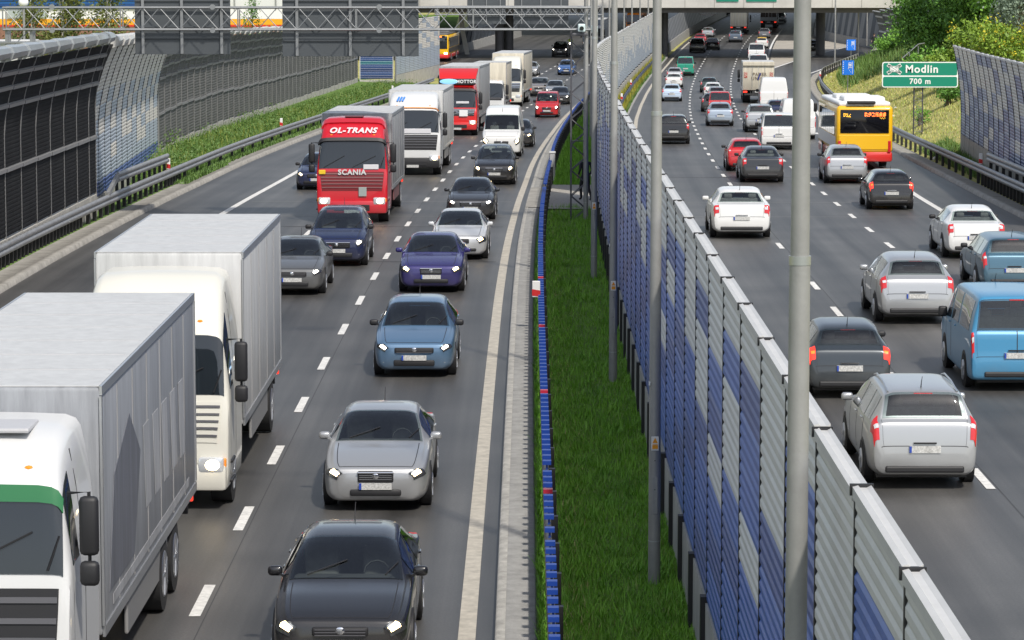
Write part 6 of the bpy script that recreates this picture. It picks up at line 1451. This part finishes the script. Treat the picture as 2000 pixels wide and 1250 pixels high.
# ------------------------------------------------------------------ people
SKIN = mat('skin', (.45,.27,.19), .55); CLB = mat('cloth_black', (.012,.012,.014), .85); CLJ = mat('cloth_dark_jacket', (.02,.021,.025), .8); HIV = mat('hi_vis', (.42,.62,.05), .6); HAIR = mat('hair_dark', (.02,.014,.01), .7); SHOE = mat('shoe_black', (.01,.01,.01), .5); DENIM = mat('cloth_trousers', (.025,.027,.033), .85)
def person(label, x, y, z, yaw, pose='stand', top=CLJ, legs=DENIM, helmet=None, h=1.68, stride=.12):
    """one skinned body; hair and clothes are shells on it"""
    o = bpy.data.objects.new('person', None); COL.objects.link(o); o.location = (x, y, z); o.rotation_euler = (0,0,yaw); tag(o, label, 'person')
    f = h/1.70
    if pose == 'ride':
        J = {'pel':(0,-.12,.86),'che':(0,.06,1.24),'nec':(0,.16,1.44),'hed':(0,.22,1.60),'lh':(-.13,-.06,.82),'lk':(-.23,.30,.66),'la':(-.2,.05,.30),'lt':(-.2,.22,.25),'rh':(.13,-.06,.82),'rk':(.23,.30,.66),'ra':(.2,.05,.30),'rt':(.2,.22,.25),
             'ls':(-.19,.10,1.36),'le':(-.30,.28,1.12),'lw':(-.27,.52,1.05),'rs':(.19,.10,1.36),'re':(.30,.28,1.12),'rw':(.27,.52,1.05)}
    else:
        J = {'pel':(0,0,.92),'che':(0,.01,1.25),'nec':(0,.01,1.44),'hed':(0,.04,1.60),'lh':(-.10,0,.88),'lk':(-.11,stride*.8,.48),'la':(-.11,stride*.5,.08),'lt':(-.12,stride*.5+.17,.03),'rh':(.10,0,.88),'rk':(.11,-stride*.1,.48),'ra':(.11,-stride*1.3,.09),'rt':(.12,-stride*1.3+.16,.03),
             'ls':(-.19,.0,1.37),'le':(-.26,-.04-stride*.3,1.10),'lw':(-.25,.10,.87),'rs':(.19,.0,1.37),'re':(.26,-.02,1.10),'rw':(.25,.12+stride*.4,.88)}
    rad = {'pel':.145,'che':.155,'nec':.055,'hed':.095,'h':.095,'k':.062,'a':.045,'t':.035,'s':.065,'e':.045,'w':.032}
    E_ = [('pel','che'),('che','nec'),('nec','hed'),('pel','lh'),('lh','lk'),('lk','la'),('la','lt'),('pel','rh'),('rh','rk'),('rk','ra'),('ra','rt'),('che','ls'),('ls','le'),('le','lw'),('che','rs'),('rs','re'),('re','rw')]
    names = list(J); V = [tuple(c*f for c in J[n]) for n in names]; RR = [rad[n] if n in rad else rad[n[1]] for n in names]
    E = [(names.index(a), names.index(b)) for a, b in E_]
    for s, w in (('l','lw'),('r','rw')):            # palm, then five short finger chains
        wp = Vector(J[w])*f; el = Vector(J[s+'e'])*f; d = (wp-el).normalized(); sd = Vector((1,0,0)) if s == 'l' else Vector((-1,0,0)); n = d.cross(sd).normalized(); sd = n.cross(d).normalized()
        pm = wp + d*.06; V.append(tuple(pm)); RR.append(.028); pi = len(V)-1; E.append((names.index(w), pi))
        for q, (off, ln) in enumerate(((-.024,.062),(-.008,.072),(.008,.068),(.022,.052),(.034,.045))):
            a = pm + n*off*1.0 + d*(.02 if q < 4 else -.03); b = a + d*ln*.6 + sd*.012; c = b + d*ln*.4 + sd*.03
            for p_, r_ in ((a,.010),(b,.009),(c,.008)): V.append(tuple(p_)); RR.append(r_)
            m = len(V); E += [(pi, m-3), (m-3, m-2), (m-2, m-1)]
    me = bpy.data.meshes.new('body'); me.from_pydata(V, E, []); b = bpy.data.objects.new('body', me); COL.objects.link(b)
    sk = b.modifiers.new('skin', 'SKIN'); 
    for i, v in enumerate(me.skin_vertices[0].data): v.radius = (RR[i]*f, RR[i]*f*(.72 if names[i:i+1] and names[i] in ('pel','che') else 1.)); v.use_root = (i == 0)
    su = b.modifiers.new('sub', 'SUBSURF'); su.levels = su.render_levels = 1
    bpy.context.view_layer.update(); dg = bpy.context.evaluated_depsgraph_get(); nm = bpy.data.meshes.new_from_object(b.evaluated_get(dg)); bpy.data.objects.remove(b)
    nm.name = 'body'; nm.materials.clear()
    for m in (SKIN, top, legs, SHOE): nm.materials.append(m)
    hip = J['pel'][2]*f
    for p in nm.polygons:
        c = p.center; wr = min((c - Vector(J['lw'])*f).length, (c - Vector(J['rw'])*f).length)
        p.material_index = 0 if (c.z > 1.43*f or wr < .10) else (3 if c.z < (.1 if pose == 'stand' else .33)*f else (2 if c.z < hip and wr > .3 else 1)); p.use_smooth = True
    bo_ = bpy.data.objects.new('body', nm); COL.objects.link(bo_); bo_.parent = o
    hd = Vector(J['hed'])*f + Vector((0,.0,.02))
    fc = MB().ell(hd + Vector((0,.085*f,-.02)), (.014,.02,.02), 8, 6)
    fc.build('nose', SKIN, bo_)
    for s in (-1, 1):
        MB().ell(hd + Vector((s*.032,.083*f,.012)), (.012,.008,.008), 8, 5).build('eye', HAIR, bo_); MB().ell(hd + Vector((s*.09*f,.0,-.005)), (.014,.022,.032), 8, 5).build('ear', SKIN, bo_)
    MB().ell(hd + Vector((0,.082*f,-.055)), (.026,.008,.008), 8, 5).build('mouth', mat('lips', (.35,.12,.10), .5), bo_)
    if helmet: MB().ell(hd + Vector((0,0,.02)), (.135,.155,.15), 14, 10).build('helmet', helmet, o, 60)
    else: MB().ell(hd + Vector((0,-.018,.035)), (.104*f,.108*f,.085*f), 14, 8).build('hair', HAIR, o, 60)
    return o
person('person in black standing on the median paving, mostly hidden by the lamp post', 2.62, 109.5, zr(109.5)+.15, .4, legs=CLB, stride=.22)
person('person in dark clothes walking on the footpath nearer the railing', 37.95, 323.2, -.93, math.pi*.95, legs=CLB, top=CLB)
person('person in dark clothes on the footpath beside the dark barrier', 38.95, 325, -.90, math.pi*1.05, h=1.62, legs=CLB, top=CLB)
k = slope(346); mz = zr(346)
t = thing('motorcycle', 'motorcycle beside the black off-roader in the bridge shadow', 'motorcycle', (6.55, 346, mz), (0,0,math.pi+math.atan2(-k,1)))
for yy in (.68, -.68):
    w_ = MB().cyl((-.06,yy,.31), (.06,yy,.31), .31, n=20).build('wheel', TYRE, t, 40); MB().cyl((-.065,yy,.31), (.065,yy,.31), .2, n=18).build('rim', RIM, w_)
MB().rbox((0,.15,.82), (.3,.55,.26), .1).build('tank', pBLK, t, 50); MB().rbox((0,-.35,.80), (.3,.7,.14), .06).build('seat', BLK, t, 50); MB().rbox((0,.05,.48), (.34,.5,.36), .1).build('engine', CHAS, t)
MB().cyl((0,.68,.31), (0,.48,1.0), .04, n=8).tube([(-.33,.42,1.05),(0,.52,1.0),(.33,.42,1.05)], .016).build('handlebar', CHROME, t, 60)
MB().ell((0,.62,.92), (.1,.07,.1), 12, 8).build('headlight', LITW, t)
r_ = person('motorcycle rider in a hi-vis vest and white helmet', 6.55, 346, mz+.02, math.pi+math.atan2(-k,1), 'ride', HIV, CLB, helmet=DW)

# ------------------------------------------------------------------ light, sky, camera
A, E_ = R(26), R(50)
sun = bpy.data.lights.new('sun', 'SUN'); sun.energy = 3.0; sun.angle = R(2.); sun.color = (1., .94, .85)
so = bpy.data.objects.new('sun', sun); COL.objects.link(so); so.rotation_euler = Vector((-math.sin(A)*math.cos(E_), math.cos(A)*math.cos(E_), -math.sin(E_))).to_track_quat('-Z', 'Y').to_euler()
w = bpy.data.worlds.new('World'); SC.world = w; w.use_nodes = True; nt = w.node_tree
sky = nt.nodes.new('ShaderNodeTexSky'); sky.sky_type = 'NISHITA'; sky.sun_disc = False; sky.sun_elevation = E_; sky.sun_rotation = R(180-26); sky.air_density = 1.; sky.dust_density = 1.6; sky.ozone_density = 1.
hs = nt.nodes.new('ShaderNodeHueSaturation'); hs.inputs['Saturation'].default_value = .6; nt.links.new(sky.outputs[0], hs.inputs['Color']); nt.links.new(hs.outputs[0], nt.nodes['Background'].inputs[0]); nt.nodes['Background'].inputs[1].default_value = .13
cam = bpy.data.cameras.new('camera'); cam.sensor_width = 36; cam.lens = 108.; cam.clip_end = 3000; cam.clip_start = .5
co = bpy.data.objects.new('camera', cam); COL.objects.link(co); co.location = (0,0,8.41); co.rotation_euler = (R(90) - math.atan(703/6000), 0, 0); SC.camera = co
SC.view_settings.view_transform = 'Standard'; SC.view_settings.look = 'None'; SC.view_settings.exposure = .38; SC.view_settings.gamma = 1
SC.render.film_transparent = False
